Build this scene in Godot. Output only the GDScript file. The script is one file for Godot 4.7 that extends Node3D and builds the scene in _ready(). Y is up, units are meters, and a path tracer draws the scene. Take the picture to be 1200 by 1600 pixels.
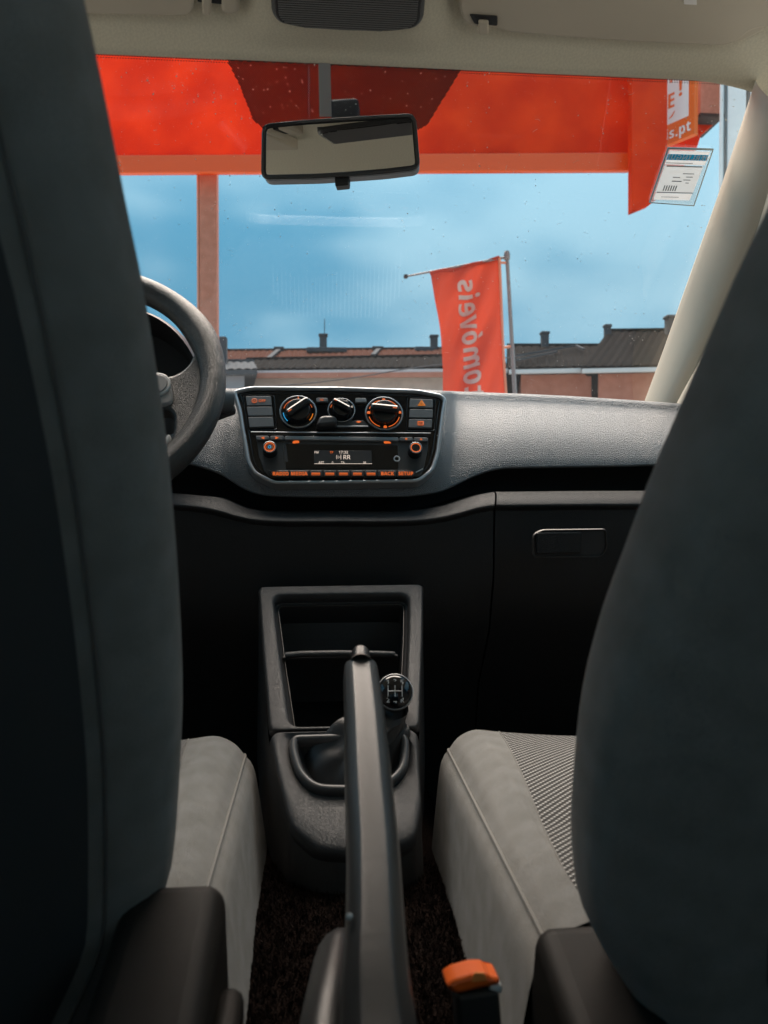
extends Node3D
# A small car's cabin seen from between the front seats, with a forecourt, a banner and a row of houses beyond the windscreen.
# Metres, y up, the car drives towards -z. Ground is y = 0.

var M := {}
var rng := RandomNumberGenerator.new()

func _ready():
	rng.seed = 7
	make_view()
	make_materials()
	make_ground()
	make_canopy()
	make_sales_building()
	make_banner()
	make_houses()
	make_cabin()
	make_windscreen()
	make_overhead()
	make_dashboard()
	make_cluster()
	make_wheel()
	make_climate()
	make_radio()
	make_console()
	make_gear_lever()
	make_handbrake()
	make_seat(-1)
	make_seat(1)
	make_buckle()
	make_mirror()
	make_permit()

func make_view():
	var cam := Camera3D.new()
	cam.name = "camera"
	add_child(cam)
	cam.position = Vector3(-0.03, 0.80, 0.0)
	cam.rotation_degrees = Vector3(-0.921, -4.6106, 0)
	cam.near = 0.02
	cam.far = 400.0
	var lens := CameraAttributesPhysical.new()
	lens.frustum_focal_length = 18.6
	lens.exposure_aperture = 6.2
	lens.frustum_focus_distance = 1.2
	cam.attributes = lens
	cam.fov = 65.66
	cam.current = true
	var env := Environment.new()
	env.background_mode = Environment.BG_SKY
	env.tonemap_mode = Environment.TONE_MAPPER_LINEAR
	env.tonemap_exposure = 6.0
	env.sdfgi_enabled = true
	env.ssao_enabled = true
	env.ssil_enabled = true
	var sky := Sky.new()
	var pano := PanoramaSkyMaterial.new()
	pano.panorama = ImageTexture.create_from_image(sky_image())
	sky.sky_material = pano
	env.sky = sky
	env.background_energy_multiplier = 1.0
	var we := WorldEnvironment.new()
	we.name = "world_environment"
	we.environment = env
	add_child(we)
	var sun := DirectionalLight3D.new()
	sun.name = "sun"
	sun.light_energy = 0.5
	sun.light_angular_distance = 50.0
	sun.light_color = Color(1.0, 0.93, 0.86)
	sun.shadow_enabled = true
	add_child(sun)
	sun.look_at_from_position(Vector3(-0.4, 8.5, -4.8), Vector3.ZERO)

func sky_image() -> Image:
	# thin broken cloud over blue, a little brighter towards the zenith, the same all the way round
	var w := 768
	var h := 384
	var img := Image.create(w, h, false, Image.FORMAT_RGBF)
	var a := FastNoiseLite.new()
	a.seed = 11
	a.frequency = 1.1
	a.fractal_octaves = 5
	var b := FastNoiseLite.new()
	b.seed = 4
	b.frequency = 3.2
	b.fractal_octaves = 4
	for y in h:
		var el := (0.5 - (y + 0.5) / h) * PI
		for x in w:
			var az := (x + 0.5) / w * TAU
			var d := Vector3(cos(el) * cos(az), sin(el), cos(el) * sin(az))
			var q := Vector3(d.x, d.y * 2.6, d.z)
			var c := clampf(0.46 + 0.95 * a.get_noise_3dv(q) + 0.4 * b.get_noise_3dv(q), 0.0, 1.0)
			var lift := 1.0 + 1.4 * maxf(0.0, sin(el) - 0.25)
			var blue := Color(0.021, 0.064, 0.096)
			var white := Color(0.064, 0.110, 0.135)
			var k := blue.lerp(white, smoothstep(0.2, 0.85, c))
			img.set_pixel(x, y, Color(k.r * lift, k.g * lift, k.b * lift))
	return img

# ---------------------------------------------------------------- helpers

func put(mesh: Mesh, mat: Material, called: String, parent: Node) -> MeshInstance3D:
	var o := MeshInstance3D.new()
	o.name = called
	o.mesh = mesh
	o.material_override = mat
	o.cast_shadow = GeometryInstance3D.SHADOW_CASTING_SETTING_ON
	parent.add_child(o, true)
	return o

func thing(called: String, label: String, category: String, at := Transform3D.IDENTITY, group := "") -> Node3D:
	var o := Node3D.new()
	o.name = called
	add_child(o, true)
	o.transform = at
	o.set_meta("label", label)
	o.set_meta("category", category)
	if group != "":
		o.set_meta("group", group)
	return o

func frame(o: Vector3, u: Vector3, v: Vector3) -> Transform3D:
	return Transform3D(u, v, u.cross(v), o)

func pts2(a: Array) -> PackedVector2Array:
	var p := PackedVector2Array()
	for i in range(0, a.size(), 2):
		p.append(Vector2(a[i], a[i + 1]))
	return p

# a grid of points as one smooth surface; a row or column that repeats makes a crease
func grid(rows: Array, closed := false, caps := false, uvs := Vector2.ZERO) -> ArrayMesh:
	var n: int = rows[0].size()
	var v := PackedVector3Array()
	var uv := PackedVector2Array()
	var idx := PackedInt32Array()
	for j in rows.size():
		for i in n:
			v.append(rows[j][i])
			uv.append(Vector2(i * uvs.x, j * uvs.y))
	for j in rows.size() - 1:
		for i in (n if closed else n - 1):
			var a := j * n + i
			var b := j * n + (i + 1) % n
			var c := a + n
			var d := b + n
			if v[a].distance_squared_to(v[c]) < 1e-14 and v[b].distance_squared_to(v[d]) < 1e-14:
				continue
			if v[a].distance_squared_to(v[b]) < 1e-14 and v[c].distance_squared_to(v[d]) < 1e-14:
				continue
			idx.append_array([a, b, d, a, d, c])
	if caps:
		for e in [0, rows.size() - 1]:
			var mid := Vector3.ZERO
			for i in n:
				mid += rows[e][i] / n
			var s := v.size()
			for i in n:
				v.append(rows[e][i])
				uv.append(Vector2.ZERO)
			v.append(mid)
			uv.append(Vector2.ZERO)
			for i in n:
				var j2 := (i + 1) % n
				if e == 0:
					idx.append_array([s + j2, s + i, s + n])
				else:
					idx.append_array([s + i, s + j2, s + n])
	return solid(v, idx, uv)

func solid(v: PackedVector3Array, idx: PackedInt32Array, uv := PackedVector2Array()) -> ArrayMesh:
	var nn := PackedVector3Array()
	nn.resize(v.size())
	for t in range(0, idx.size(), 3):
		var f := (v[idx[t + 2]] - v[idx[t]]).cross(v[idx[t + 1]] - v[idx[t]])
		for k in 3:
			nn[idx[t + k]] += f
	for i in nn.size():
		nn[i] = nn[i].normalized() if nn[i].length() > 1e-20 else Vector3.UP
	var arr := []
	arr.resize(Mesh.ARRAY_MAX)
	arr[Mesh.ARRAY_VERTEX] = v
	arr[Mesh.ARRAY_NORMAL] = nn
	if uv.size() == v.size():
		arr[Mesh.ARRAY_TEX_UV] = uv
	arr[Mesh.ARRAY_INDEX] = idx
	var m := ArrayMesh.new()
	m.add_surface_from_arrays(Mesh.PRIMITIVE_TRIANGLES, arr)
	return m

# closed outline moved outwards (positive) or inwards by o
func offset(p: PackedVector2Array, o: float) -> PackedVector2Array:
	var r := PackedVector2Array()
	var n := p.size()
	var s := 1.0 if Geometry2D.is_polygon_clockwise(p) else -1.0
	for i in n:
		var a := (p[i] - p[(i + n - 1) % n]).normalized()
		var b := (p[(i + 1) % n] - p[i]).normalized()
		var na := Vector2(a.y, -a.x)
		var nb := Vector2(b.y, -b.x)
		var m := (na + nb)
		m = m / maxf(0.35, m.length_squared() * 0.5)
		r.append(p[i] - m * o * s)
	return r

func area2(p: PackedVector2Array) -> float:
	var s := 0.0
	for i in p.size():
		s += p[i].cross(p[(i + 1) % p.size()])
	return s

# round the corners of an outline; r in metres, k points a corner
func rounded(p: PackedVector2Array, r: float, k := 5) -> PackedVector2Array:
	var out := PackedVector2Array()
	var n := p.size()
	for i in n:
		var a := p[(i + n - 1) % n] - p[i]
		var b := p[(i + 1) % n] - p[i]
		var q := minf(r, minf(a.length(), b.length()) * 0.48)
		var s := p[i] + a.normalized() * q
		var e := p[i] + b.normalized() * q
		for j in k:
			var t := float(j) / (k - 1)
			out.append(s.lerp(p[i], t).lerp(p[i].lerp(e, t), t))
	return out

func rrect(cx: float, cy: float, w: float, h: float, r: float, k := 5) -> PackedVector2Array:
	return rounded(PackedVector2Array([Vector2(cx - w / 2, cy - h / 2), Vector2(cx + w / 2, cy - h / 2), Vector2(cx + w / 2, cy + h / 2), Vector2(cx - w / 2, cy + h / 2)]), r, k)

func circle(c: Vector2, r: float, n := 32) -> PackedVector2Array:
	var p := PackedVector2Array()
	for i in n:
		p.append(c + Vector2.from_angle(TAU * i / n) * r)
	return p

# n points evenly spaced along a closed outline, starting at its first point
func resample(p: PackedVector2Array, n: int) -> PackedVector2Array:
	var q := p.duplicate()
	q.append(p[0])
	var total := 0.0
	for i in p.size():
		total += q[i].distance_to(q[i + 1])
	var out := PackedVector2Array()
	var i := 0
	var run := 0.0
	for k in n:
		var want := total * k / n
		while run + q[i].distance_to(q[i + 1]) < want and i < p.size() - 1:
			run += q[i].distance_to(q[i + 1])
			i += 1
		out.append(q[i].lerp(q[i + 1], (want - run) / maxf(1e-9, q[i].distance_to(q[i + 1]))))
	return out

# a flat plate in the local xy plane from z0 to z1 with a bevelled front edge
func plate(p: PackedVector2Array, z0: float, z1: float, bevel := 0.001) -> ArrayMesh:
	if area2(p) < 0:
		p = p.duplicate()
		p.reverse()
	var inn := offset(p, -bevel)
	var tri := Geometry2D.triangulate_polygon(inn)
	while tri.is_empty() and bevel > 0.0002:
		bevel *= 0.6
		inn = offset(p, -bevel)
		tri = Geometry2D.triangulate_polygon(inn)
	if tri.is_empty():
		print("plate without a face")
	var mid := offset(p, -bevel * 0.3)
	var rows := []
	for e in [[p, z0], [p, z1 - bevel], [p, z1 - bevel], [mid, z1 - bevel * 0.3], [inn, z1]]:
		var row := PackedVector3Array()
		for q in e[0]:
			row.append(Vector3(q.x, q.y, e[1]))
		rows.append(row)
	var v := PackedVector3Array()
	var idx := PackedInt32Array()
	var n := p.size()
	for r in rows:
		v.append_array(r)
	for j in rows.size() - 1:
		if j == 1:
			continue
		for i in n:
			var a := j * n + i
			var b := j * n + (i + 1) % n
			idx.append_array([a, b + n, b, a, a + n, b + n])
	var uv := PackedVector2Array()
	for e in [[inn, z1], [p, z0]]:
		var s := v.size()
		for q in e[0]:
			v.append(Vector3(q.x, q.y, e[1]))
		var tr: PackedInt32Array = tri
		for t in range(0, tr.size(), 3):
			var o: float = (inn[tr[t + 1]] - inn[tr[t]]).cross(inn[tr[t + 2]] - inn[tr[t]])
			var flip: bool = (o > 0) != (e[1] == z0)
			if flip:
				idx.append_array([s + tr[t], s + tr[t + 2], s + tr[t + 1]])
			else:
				idx.append_array([s + tr[t], s + tr[t + 1], s + tr[t + 2]])
	for q in v:
		uv.append(Vector2(q.x, q.y))
	return solid(v, idx, uv)

# a closed outline swept with a profile of [outward offset, height]
func moulding(p: PackedVector2Array, profile: Array) -> ArrayMesh:
	var rows := []
	if area2(p) < 0:
		p = p.duplicate()
		p.reverse()
	for e in profile:
		var row := PackedVector3Array()
		var q := offset(p, e[0])
		for k in q:
			row.append(Vector3(k.x, k.y, e[1]))
		rows.append(row)
	rows.reverse()
	return grid(rows, true)

# the band between two outlines of equal count, through [share towards the inner one, height]
func band(outer: PackedVector2Array, inner: PackedVector2Array, profile: Array) -> ArrayMesh:
	var rows := []
	for e in profile:
		var row := PackedVector3Array()
		for i in outer.size():
			var q := outer[i].lerp(inner[i], e[0])
			row.append(Vector3(q.x, q.y, e[1]))
		rows.append(row)
	return grid(rows, true)

func lathe(profile: Array, n := 32) -> ArrayMesh:
	# [radius, height along local z]
	var rows := []
	for e in profile:
		var row := PackedVector3Array()
		for i in n:
			var t := TAU * i / n
			row.append(Vector3(cos(t) * e[0], sin(t) * e[0], e[1]))
		rows.append(row)
	rows.reverse()
	return grid(rows, true)

func tube(path: Array, radii: Array, n := 12, caps := true, flat := 1.0) -> ArrayMesh:
	var rows := []
	var m := path.size()
	var up := Vector3(0.12, 0.97, 0.2).normalized()
	for j in m:
		var t: Vector3 = (path[mini(j + 1, m - 1)] - path[maxi(j - 1, 0)]).normalized()
		var s := t.cross(up)
		if s.length() < 0.05:
			s = t.cross(Vector3.RIGHT)
		s = s.normalized()
		var w := s.cross(t).normalized()
		var r: float = radii[mini(j, radii.size() - 1)]
		var row := PackedVector3Array()
		for i in n:
			var a := TAU * i / n
			row.append(path[j] + s * cos(a) * r + w * sin(a) * r * flat)
		rows.append(row)
	return grid(rows, true, caps)

func rbox(size: Vector3, r: float, seg := 3) -> ArrayMesh:
	r = minf(r, minf(size.x, minf(size.y, size.z)) * 0.499)
	var core := size / 2 - Vector3.ONE * r
	var lats := []
	for i in seg + 1:
		lats.append([-PI / 2 + PI / 2 * i / seg, -1.0])
	for i in seg + 1:
		lats.append([PI / 2 * i / seg, 1.0])
	var rows := []
	for l in lats:
		var row := PackedVector3Array()
		for q in 4:
			for i in seg + 1:
				var t := PI / 2 * (q + float(i) / seg)
				var d := Vector3(cos(l[0]) * cos(t), sin(l[0]), cos(l[0]) * sin(t))
				var sx := 1.0 if q == 0 or q == 3 else -1.0
				var sz := 1.0 if q < 2 else -1.0
				row.append(Vector3(sx * core.x, l[1] * core.y, sz * core.z) + d * r)
		rows.append(row)
	rows.reverse()
	return grid(rows, true, true)

func box_at(size: Vector3, r: float, at: Vector3, mat: Material, called: String, parent: Node, turn := Vector3.ZERO) -> MeshInstance3D:
	var o := put(rbox(size, r, 2), mat, called, parent)
	o.position = at
	o.rotation_degrees = turn
	return o

# a box between two points (a beam), square in section
func beam(a: Vector3, b: Vector3, w: float, h: float, mat: Material, called: String, parent: Node) -> MeshInstance3D:
	var o := put(rbox(Vector3(w, h, a.distance_to(b)), minf(w, h) * 0.06, 1), mat, called, parent)
	var f := (b - a).normalized()
	var up := Vector3.UP if absf(f.y) < 0.95 else Vector3.BACK
	o.transform = Transform3D(Basis.looking_at(f, up), (a + b) / 2)
	return o

var fonts := {}
func face_font(weight: int) -> SystemFont:
	if not fonts.has(weight):
		var f := SystemFont.new()
		f.font_names = PackedStringArray(["Droid Sans"])
		f.font_weight = weight
		fonts[weight] = f
	return fonts[weight]

# raised print: s, centred at `at` (local), capital height h
func print_at(s: String, at: Vector3, h: float, mat: Material, called: String, parent: Node, weight := 400, squeeze := 1.0, mirrored := false) -> MeshInstance3D:
	var t := TextMesh.new()
	t.text = s
	t.font = face_font(weight)
	t.font_size = 48
	t.pixel_size = h / 34.0
	t.depth = 0.0004
	t.curve_step = 1.5
	var o := put(t, mat, called, parent)
	o.transform = Transform3D(Basis(Vector3(-squeeze if mirrored else squeeze, 0, 0), Vector3.UP, Vector3.BACK), at)
	return o

func spline(a: Array, per: int) -> Array:
	var out := []
	for i in a.size() - 1:
		var p0: Vector3 = a[maxi(i - 1, 0)]
		var p3: Vector3 = a[mini(i + 2, a.size() - 1)]
		for k in per:
			out.append((a[i] as Vector3).cubic_interpolate(a[i + 1], p0, p3, float(k) / per))
	out.append(a[-1])
	return out

func table(keys: Array, x: float) -> float:
	# keys: [x, y] pairs in rising x, a smooth curve through them
	if x <= keys[0][0]:
		return keys[0][1]
	for i in keys.size() - 1:
		if x <= keys[i + 1][0]:
			var x0: float = keys[i][0]
			var x1: float = keys[i + 1][0]
			var t := (x - x0) / (x1 - x0)
			var d: float = (keys[i + 1][1] - keys[i][1]) / (x1 - x0)
			var m0 := d
			var m1 := d
			if i > 0:
				m0 = (keys[i + 1][1] - keys[i - 1][1]) / (x1 - keys[i - 1][0])
			if i + 2 < keys.size():
				m1 = (keys[i + 2][1] - keys[i][1]) / (keys[i + 2][0] - x0)
			var w := x1 - x0
			var t2 := t * t
			var t3 := t2 * t
			return (2 * t3 - 3 * t2 + 1) * keys[i][1] + (t3 - 2 * t2 + t) * w * m0 + (3 * t2 - 2 * t3) * keys[i + 1][1] + (t3 - t2) * w * m1
	return keys[-1][1]

# ---------------------------------------------------------------- materials

func noise_image(size: int, freq: float, kind: int, sd: int, octaves := 3) -> Image:
	var f := FastNoiseLite.new()
	f.seed = sd
	f.noise_type = kind
	f.frequency = freq
	f.fractal_octaves = octaves
	if kind == FastNoiseLite.TYPE_CELLULAR:
		f.fractal_type = FastNoiseLite.FRACTAL_NONE
		f.cellular_return_type = FastNoiseLite.RETURN_DISTANCE2_SUB
		f.cellular_jitter = 0.95
	return f.get_seamless_image(size, size, false, false, 0.15)

func as_normals(img: Image, strength: float) -> ImageTexture:
	var i := img.duplicate() as Image
	i.convert(Image.FORMAT_RGBA8)
	i.bump_map_to_normal_map(strength)
	return ImageTexture.create_from_image(i)

func tones(img: Image, a: Color, b: Color) -> ImageTexture:
	var out := Image.create(img.get_width(), img.get_height(), false, Image.FORMAT_RGB8)
	for y in img.get_height():
		for x in img.get_width():
			out.set_pixel(x, y, a.lerp(b, img.get_pixel(x, y).r))
	return ImageTexture.create_from_image(out)

func lin(r: float, g: float, b: float) -> Color:
	return Color(r, g, b).linear_to_srgb()

func plain(c: Color, rough: float, metal := 0.0, spec := 0.5) -> StandardMaterial3D:
	var m := StandardMaterial3D.new()
	m.albedo_color = c
	m.roughness = rough
	m.metallic = metal
	m.metallic_specular = spec
	return m

func grained(c: Color, rough: float, tex: Texture2D, tiles: float, depth: float, spec := 0.5, col: Texture2D = null) -> StandardMaterial3D:
	var m := plain(c, rough, 0.0, spec)
	m.uv1_triplanar = true
	m.uv1_scale = Vector3.ONE * tiles
	m.uv1_triplanar_sharpness = 4.0
	if tex:
		m.normal_enabled = true
		m.normal_texture = tex
		m.normal_scale = depth
	if col:
		m.albedo_texture = col
	return m

func glow(c: Color, e: float) -> StandardMaterial3D:
	var m := plain(Color(0.05, 0.03, 0.02), 0.5)
	m.emission_enabled = true
	m.emission = c
	m.emission_energy_multiplier = e * 0.15
	return m

func make_materials():
	var leather := as_normals(noise_image(512, 0.055, FastNoiseLite.TYPE_CELLULAR, 3), 6.0)
	var fine := as_normals(noise_image(512, 0.12, FastNoiseLite.TYPE_SIMPLEX, 5), 4.0)
	var cloth := as_normals(noise_image(512, 0.33, FastNoiseLite.TYPE_SIMPLEX, 15, 2), 5.0)
	var weave_i := weave_image()
	var weave := as_normals(weave_i, 5.0)
	var blotch := noise_image(512, 0.005, FastNoiseLite.TYPE_SIMPLEX, 8, 3)
	M.dash = grained(lin(0.175, 0.18, 0.19), 0.42, leather, 15.0, 2.2, 0.55)
	M.black_grain = grained(lin(0.022, 0.022, 0.023), 0.42, leather, 32.0, 1.0, 0.5)
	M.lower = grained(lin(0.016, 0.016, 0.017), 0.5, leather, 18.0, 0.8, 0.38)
	M.brake = grained(lin(0.026, 0.027, 0.028), 0.36, leather, 44.0, 0.35, 0.55)
	M.wheel = grained(lin(0.034, 0.033, 0.032), 0.40, leather, 22.0, 1.5, 0.55)
	M.headliner = grained(lin(0.72, 0.67, 0.54), 0.95, fine, 20.0, 0.35, 0.2, tones(noise_image(256, 0.05, FastNoiseLite.TYPE_SIMPLEX, 2), Color(0.92, 0.92, 0.92), Color(1, 1, 1)))
	M.visor = grained(lin(0.54, 0.48, 0.39), 0.8, fine, 26.0, 0.35, 0.3)
	M.pillar = grained(lin(0.58, 0.50, 0.39), 0.55, fine, 22.0, 0.25, 0.4)
	M.seat = grained(lin(0.235, 0.233, 0.226), 0.95, cloth, 9.0, 0.8, 0.2, tones(blotch, Color(0.90, 0.895, 0.88), Color(1, 1, 1)))
	M.seat.rim_enabled = true
	M.seat.rim = 0.4
	M.seat_shell = grained(lin(0.05, 0.052, 0.055), 0.8, fine, 18.0, 0.4, 0.3)
	M.mesh_cloth = grained(Color.WHITE, 0.85, weave, 150.0, 0.9, 0.3, tones(weave_i, lin(0.035, 0.034, 0.033), lin(0.55, 0.54, 0.52)))
	M.thread_dark = plain(lin(0.09, 0.085, 0.08), 0.9)
	M.button_black = plain(lin(0.008, 0.008, 0.009), 0.38, 0.0, 0.4)
	M.thread = plain(lin(0.16, 0.155, 0.145), 0.9)
	M.recliner = grained(lin(0.012, 0.011, 0.010), 0.55, fine, 18.0, 0.4, 0.3)
	M.gloss = plain(lin(0.006, 0.006, 0.007), 0.12, 0.0, 0.5)
	M.satin = plain(lin(0.03, 0.031, 0.033), 0.4, 0.0, 0.5)
	M.key = grained(lin(0.075, 0.08, 0.085), 0.45, fine, 30.0, 0.3, 0.5)
	M.silver = plain(lin(0.40, 0.41, 0.43), 0.34, 0.6)
	M.alu = plain(lin(0.50, 0.51, 0.52), 0.38, 0.15)
	M.amber = glow(Color(1.0, 0.46, 0.18), 0.85)
	M.amber_dim = glow(Color(1.0, 0.46, 0.18), 0.6)
	M.white_glow = glow(Color(1.0, 0.92, 0.85), 0.9)
	M.blue_glow = glow(Color(0.2, 0.75, 1.0), 0.6)
	M.screen = glow(Color(0.035, 0.04, 0.045), 1.0)
	M.rubber = plain(lin(0.012, 0.012, 0.013), 0.6)
	M.boot = grained(lin(0.016, 0.016, 0.017), 0.42, leather, 26.0, 0.5, 0.5)
	M.carpet = grained(Color.WHITE, 1.0, as_normals(noise_image(512, 0.09, FastNoiseLite.TYPE_SIMPLEX, 21, 4), 10.0), 7.0, 1.0, 0.1, tones(noise_image(256, 0.2, FastNoiseLite.TYPE_SIMPLEX, 14), lin(0.001, 0.001, 0.001), lin(0.026, 0.015, 0.012)))
	M.pile = plain(Color.WHITE, 1.0, 0.0, 0.1)
	M.pile.vertex_color_use_as_albedo = true
	M.orange = plain(lin(0.80, 0.13, 0.012), 0.35, 0.0, 0.5)
	M.mirror = plain(lin(0.88, 0.87, 0.85), 0.01, 1.0)
	M.glass = plain(Color(0.86, 0.88, 0.88, 0.012), 0.0, 0.0, 0.5)
	M.glass.transparency = BaseMaterial3D.TRANSPARENCY_ALPHA
	M.film = plain(Color(0.85, 0.9, 0.92, 0.25), 0.05, 0.0, 0.5)
	M.film.transparency = BaseMaterial3D.TRANSPARENCY_ALPHA
	M.dust = plain(lin(0.75, 0.72, 0.66), 0.9)
	M.frit = plain(lin(0.01, 0.01, 0.011), 0.5)
	M.lens = plain(lin(0.035, 0.035, 0.036), 0.25)
	M.lens_rib = plain(lin(0.16, 0.16, 0.16), 0.35)
	M.rim_grey = plain(lin(0.05, 0.05, 0.05), 0.25)
	M.film_edge = plain(lin(0.45, 0.55, 0.6), 0.2)
	M.paper = plain(lin(0.72, 0.73, 0.74), 0.8)
	M.paper.backlight_enabled = true
	M.paper.backlight = Color(1, 1, 1)
	M.paper_grey = plain(lin(0.52, 0.57, 0.6), 0.7)
	M.paper_grey.backlight_enabled = true
	M.paper_grey.backlight = Color(1, 1, 1)
	M.teal = plain(lin(0.02, 0.40, 0.55), 0.6)
	M.teal.backlight_enabled = true
	M.teal.backlight = lin(0.03, 0.75, 1.0)
	M.ink = plain(lin(0.17, 0.2, 0.23), 0.8)
	M.latch_edge = plain(lin(0.05, 0.042, 0.038), 0.4)
	M.vent_rib = plain(lin(0.16, 0.16, 0.165), 0.5)
	M.mat_rib = plain(lin(0.42, 0.43, 0.45), 0.5)
	M.alu_dark = plain(lin(0.26, 0.26, 0.265), 0.38, 0.15)
	M.bevel_black = plain(lin(0.02, 0.02, 0.021), 0.15)
	M.yellow_glow = glow(Color(1.0, 0.55, 0.10), 0.7)
	M.key_light = grained(lin(0.16, 0.165, 0.17), 0.42, fine, 30.0, 0.3, 0.5)
	M.dial_ring = plain(lin(0.28, 0.29, 0.30), 0.25, 0.8)
	M.knob = plain(lin(0.015, 0.015, 0.016), 0.22)
	M.ring_black = plain(lin(0.06, 0.06, 0.062), 0.35)
	M.red_seam = plain(lin(0.12, 0.03, 0.02), 0.5)
	M.print_white = plain(lin(0.6, 0.6, 0.6), 0.5)
	M.orange_pale = plain(lin(0.85, 0.3, 0.08), 0.35)
	var grime := noise_image(512, 0.01, FastNoiseLite.TYPE_SIMPLEX, 31, 5)
	M.red = grained(Color.WHITE, 0.6, null, 0.35, 0.0, 0.4, tones(grime, lin(0.74, 0.052, 0.006), lin(0.92, 0.10, 0.012)))
	M.red.backlight_enabled = true
	M.red.backlight = Color(1, 1, 1)
	M.red_trim = plain(lin(0.78, 0.09, 0.012), 0.35)
	M.post = grained(Color.WHITE, 0.55, null, 1.5, 0.0, 0.4, tones(grime, lin(0.42, 0.15, 0.09), lin(0.52, 0.20, 0.13)))
	M.flag = plain(lin(0.42, 0.045, 0.018), 0.8)
	M.flag.backlight_enabled = true
	M.flag.backlight = lin(0.40, 0.035, 0.010)
	M.flag_print = plain(lin(0.60, 0.58, 0.57), 0.8)
	M.flag_print.backlight_enabled = true
	M.flag_print.backlight = lin(0.5, 0.47, 0.45)
	M.steel = plain(lin(0.22, 0.22, 0.23), 0.5, 0.3)
	M.pole_orange = plain(lin(0.65, 0.26, 0.16), 0.5)
	M.sign_white = plain(lin(0.78, 0.76, 0.74), 0.5)
	M.sign_orange = plain(lin(0.80, 0.14, 0.012), 0.5)
	M.brown = grained(Color.WHITE, 0.8, null, 3.0, 0.0, 0.3, tones(grime, lin(0.52, 0.30, 0.23), lin(0.60, 0.36, 0.28)))
	M.white_wall = grained(Color.WHITE, 0.7, null, 1.0, 0.0, 0.3, tones(grime, lin(0.80, 0.80, 0.79), lin(0.86, 0.86, 0.85)))
	M.grey_trim = plain(lin(0.28, 0.29, 0.30), 0.6)
	M.tile_red = grained(Color.WHITE, 1.0, null, 0.6, 0.0, 0.1, tones(noise_image(512, 0.05, FastNoiseLite.TYPE_SIMPLEX, 41, 4), lin(0.05, 0.018, 0.012), lin(0.10, 0.038, 0.024)))
	M.tile_dark = grained(Color.WHITE, 1.0, null, 0.6, 0.0, 0.1, tones(noise_image(512, 0.05, FastNoiseLite.TYPE_SIMPLEX, 42, 4), lin(0.007, 0.006, 0.006), lin(0.022, 0.018, 0.016)))
	M.wall_pink = grained(Color.WHITE, 0.85, null, 0.4, 0.0, 0.3, tones(grime, lin(0.38, 0.15, 0.10), lin(0.46, 0.20, 0.14)))
	M.wall_cream = grained(Color.WHITE, 0.85, null, 0.4, 0.0, 0.3, tones(grime, lin(0.42, 0.36, 0.32), lin(0.52, 0.45, 0.40)))
	M.wall_pale = plain(lin(0.20, 0.21, 0.23), 0.8)
	M.flashing = plain(lin(0.07, 0.072, 0.078), 0.9, 0.0, 0.2)
	M.eave = plain(lin(0.55, 0.53, 0.52), 0.7)
	M.soot = plain(lin(0.05, 0.05, 0.055), 0.9)
	M.bounce_ground = grained(Color.WHITE, 0.9, fine, 2.0, 0.5, 0.3, tones(noise_image(512, 0.2, FastNoiseLite.TYPE_SIMPLEX, 51, 4), lin(0.34, 0.33, 0.31), lin(0.44, 0.43, 0.40)))  # unseen ground, its pale tone picked to throw light up into the cabin

func weave_image() -> Image:
	# staggered bright beads on a dark ground: a knitted seat cloth
	var s := 64
	var img := Image.create(s, s, false, Image.FORMAT_RGB8)
	for y in s:
		for x in s:
			var best := 9.0
			for c in [[0, 0], [s, 0], [0, s], [s, s], [s / 2, s / 2]]:
				var dx: float = (x - c[0]) / 19.0
				var dy: float = (y - c[1] + (x - c[0]) * 0.35) / 12.0
				best = minf(best, sqrt(dx * dx + dy * dy))
			var k := clampf(1.25 - best, 0.0, 1.0)
			img.set_pixel(x, y, Color(k, k, k))
	return img

# ---------------------------------------------------------------- the forecourt and the street

func make_ground():
	var g := PlaneMesh.new()
	g.size = Vector2(240, 240)
	var o := put(g, M.bounce_ground, "ground", self)
	o.position = Vector3(0, 0, -40)
	o.set_meta("kind", "structure")
	o.set_meta("label", "unseen forecourt ground coloured pale to bounce light into the car")
	o.set_meta("category", "ground")

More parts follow.
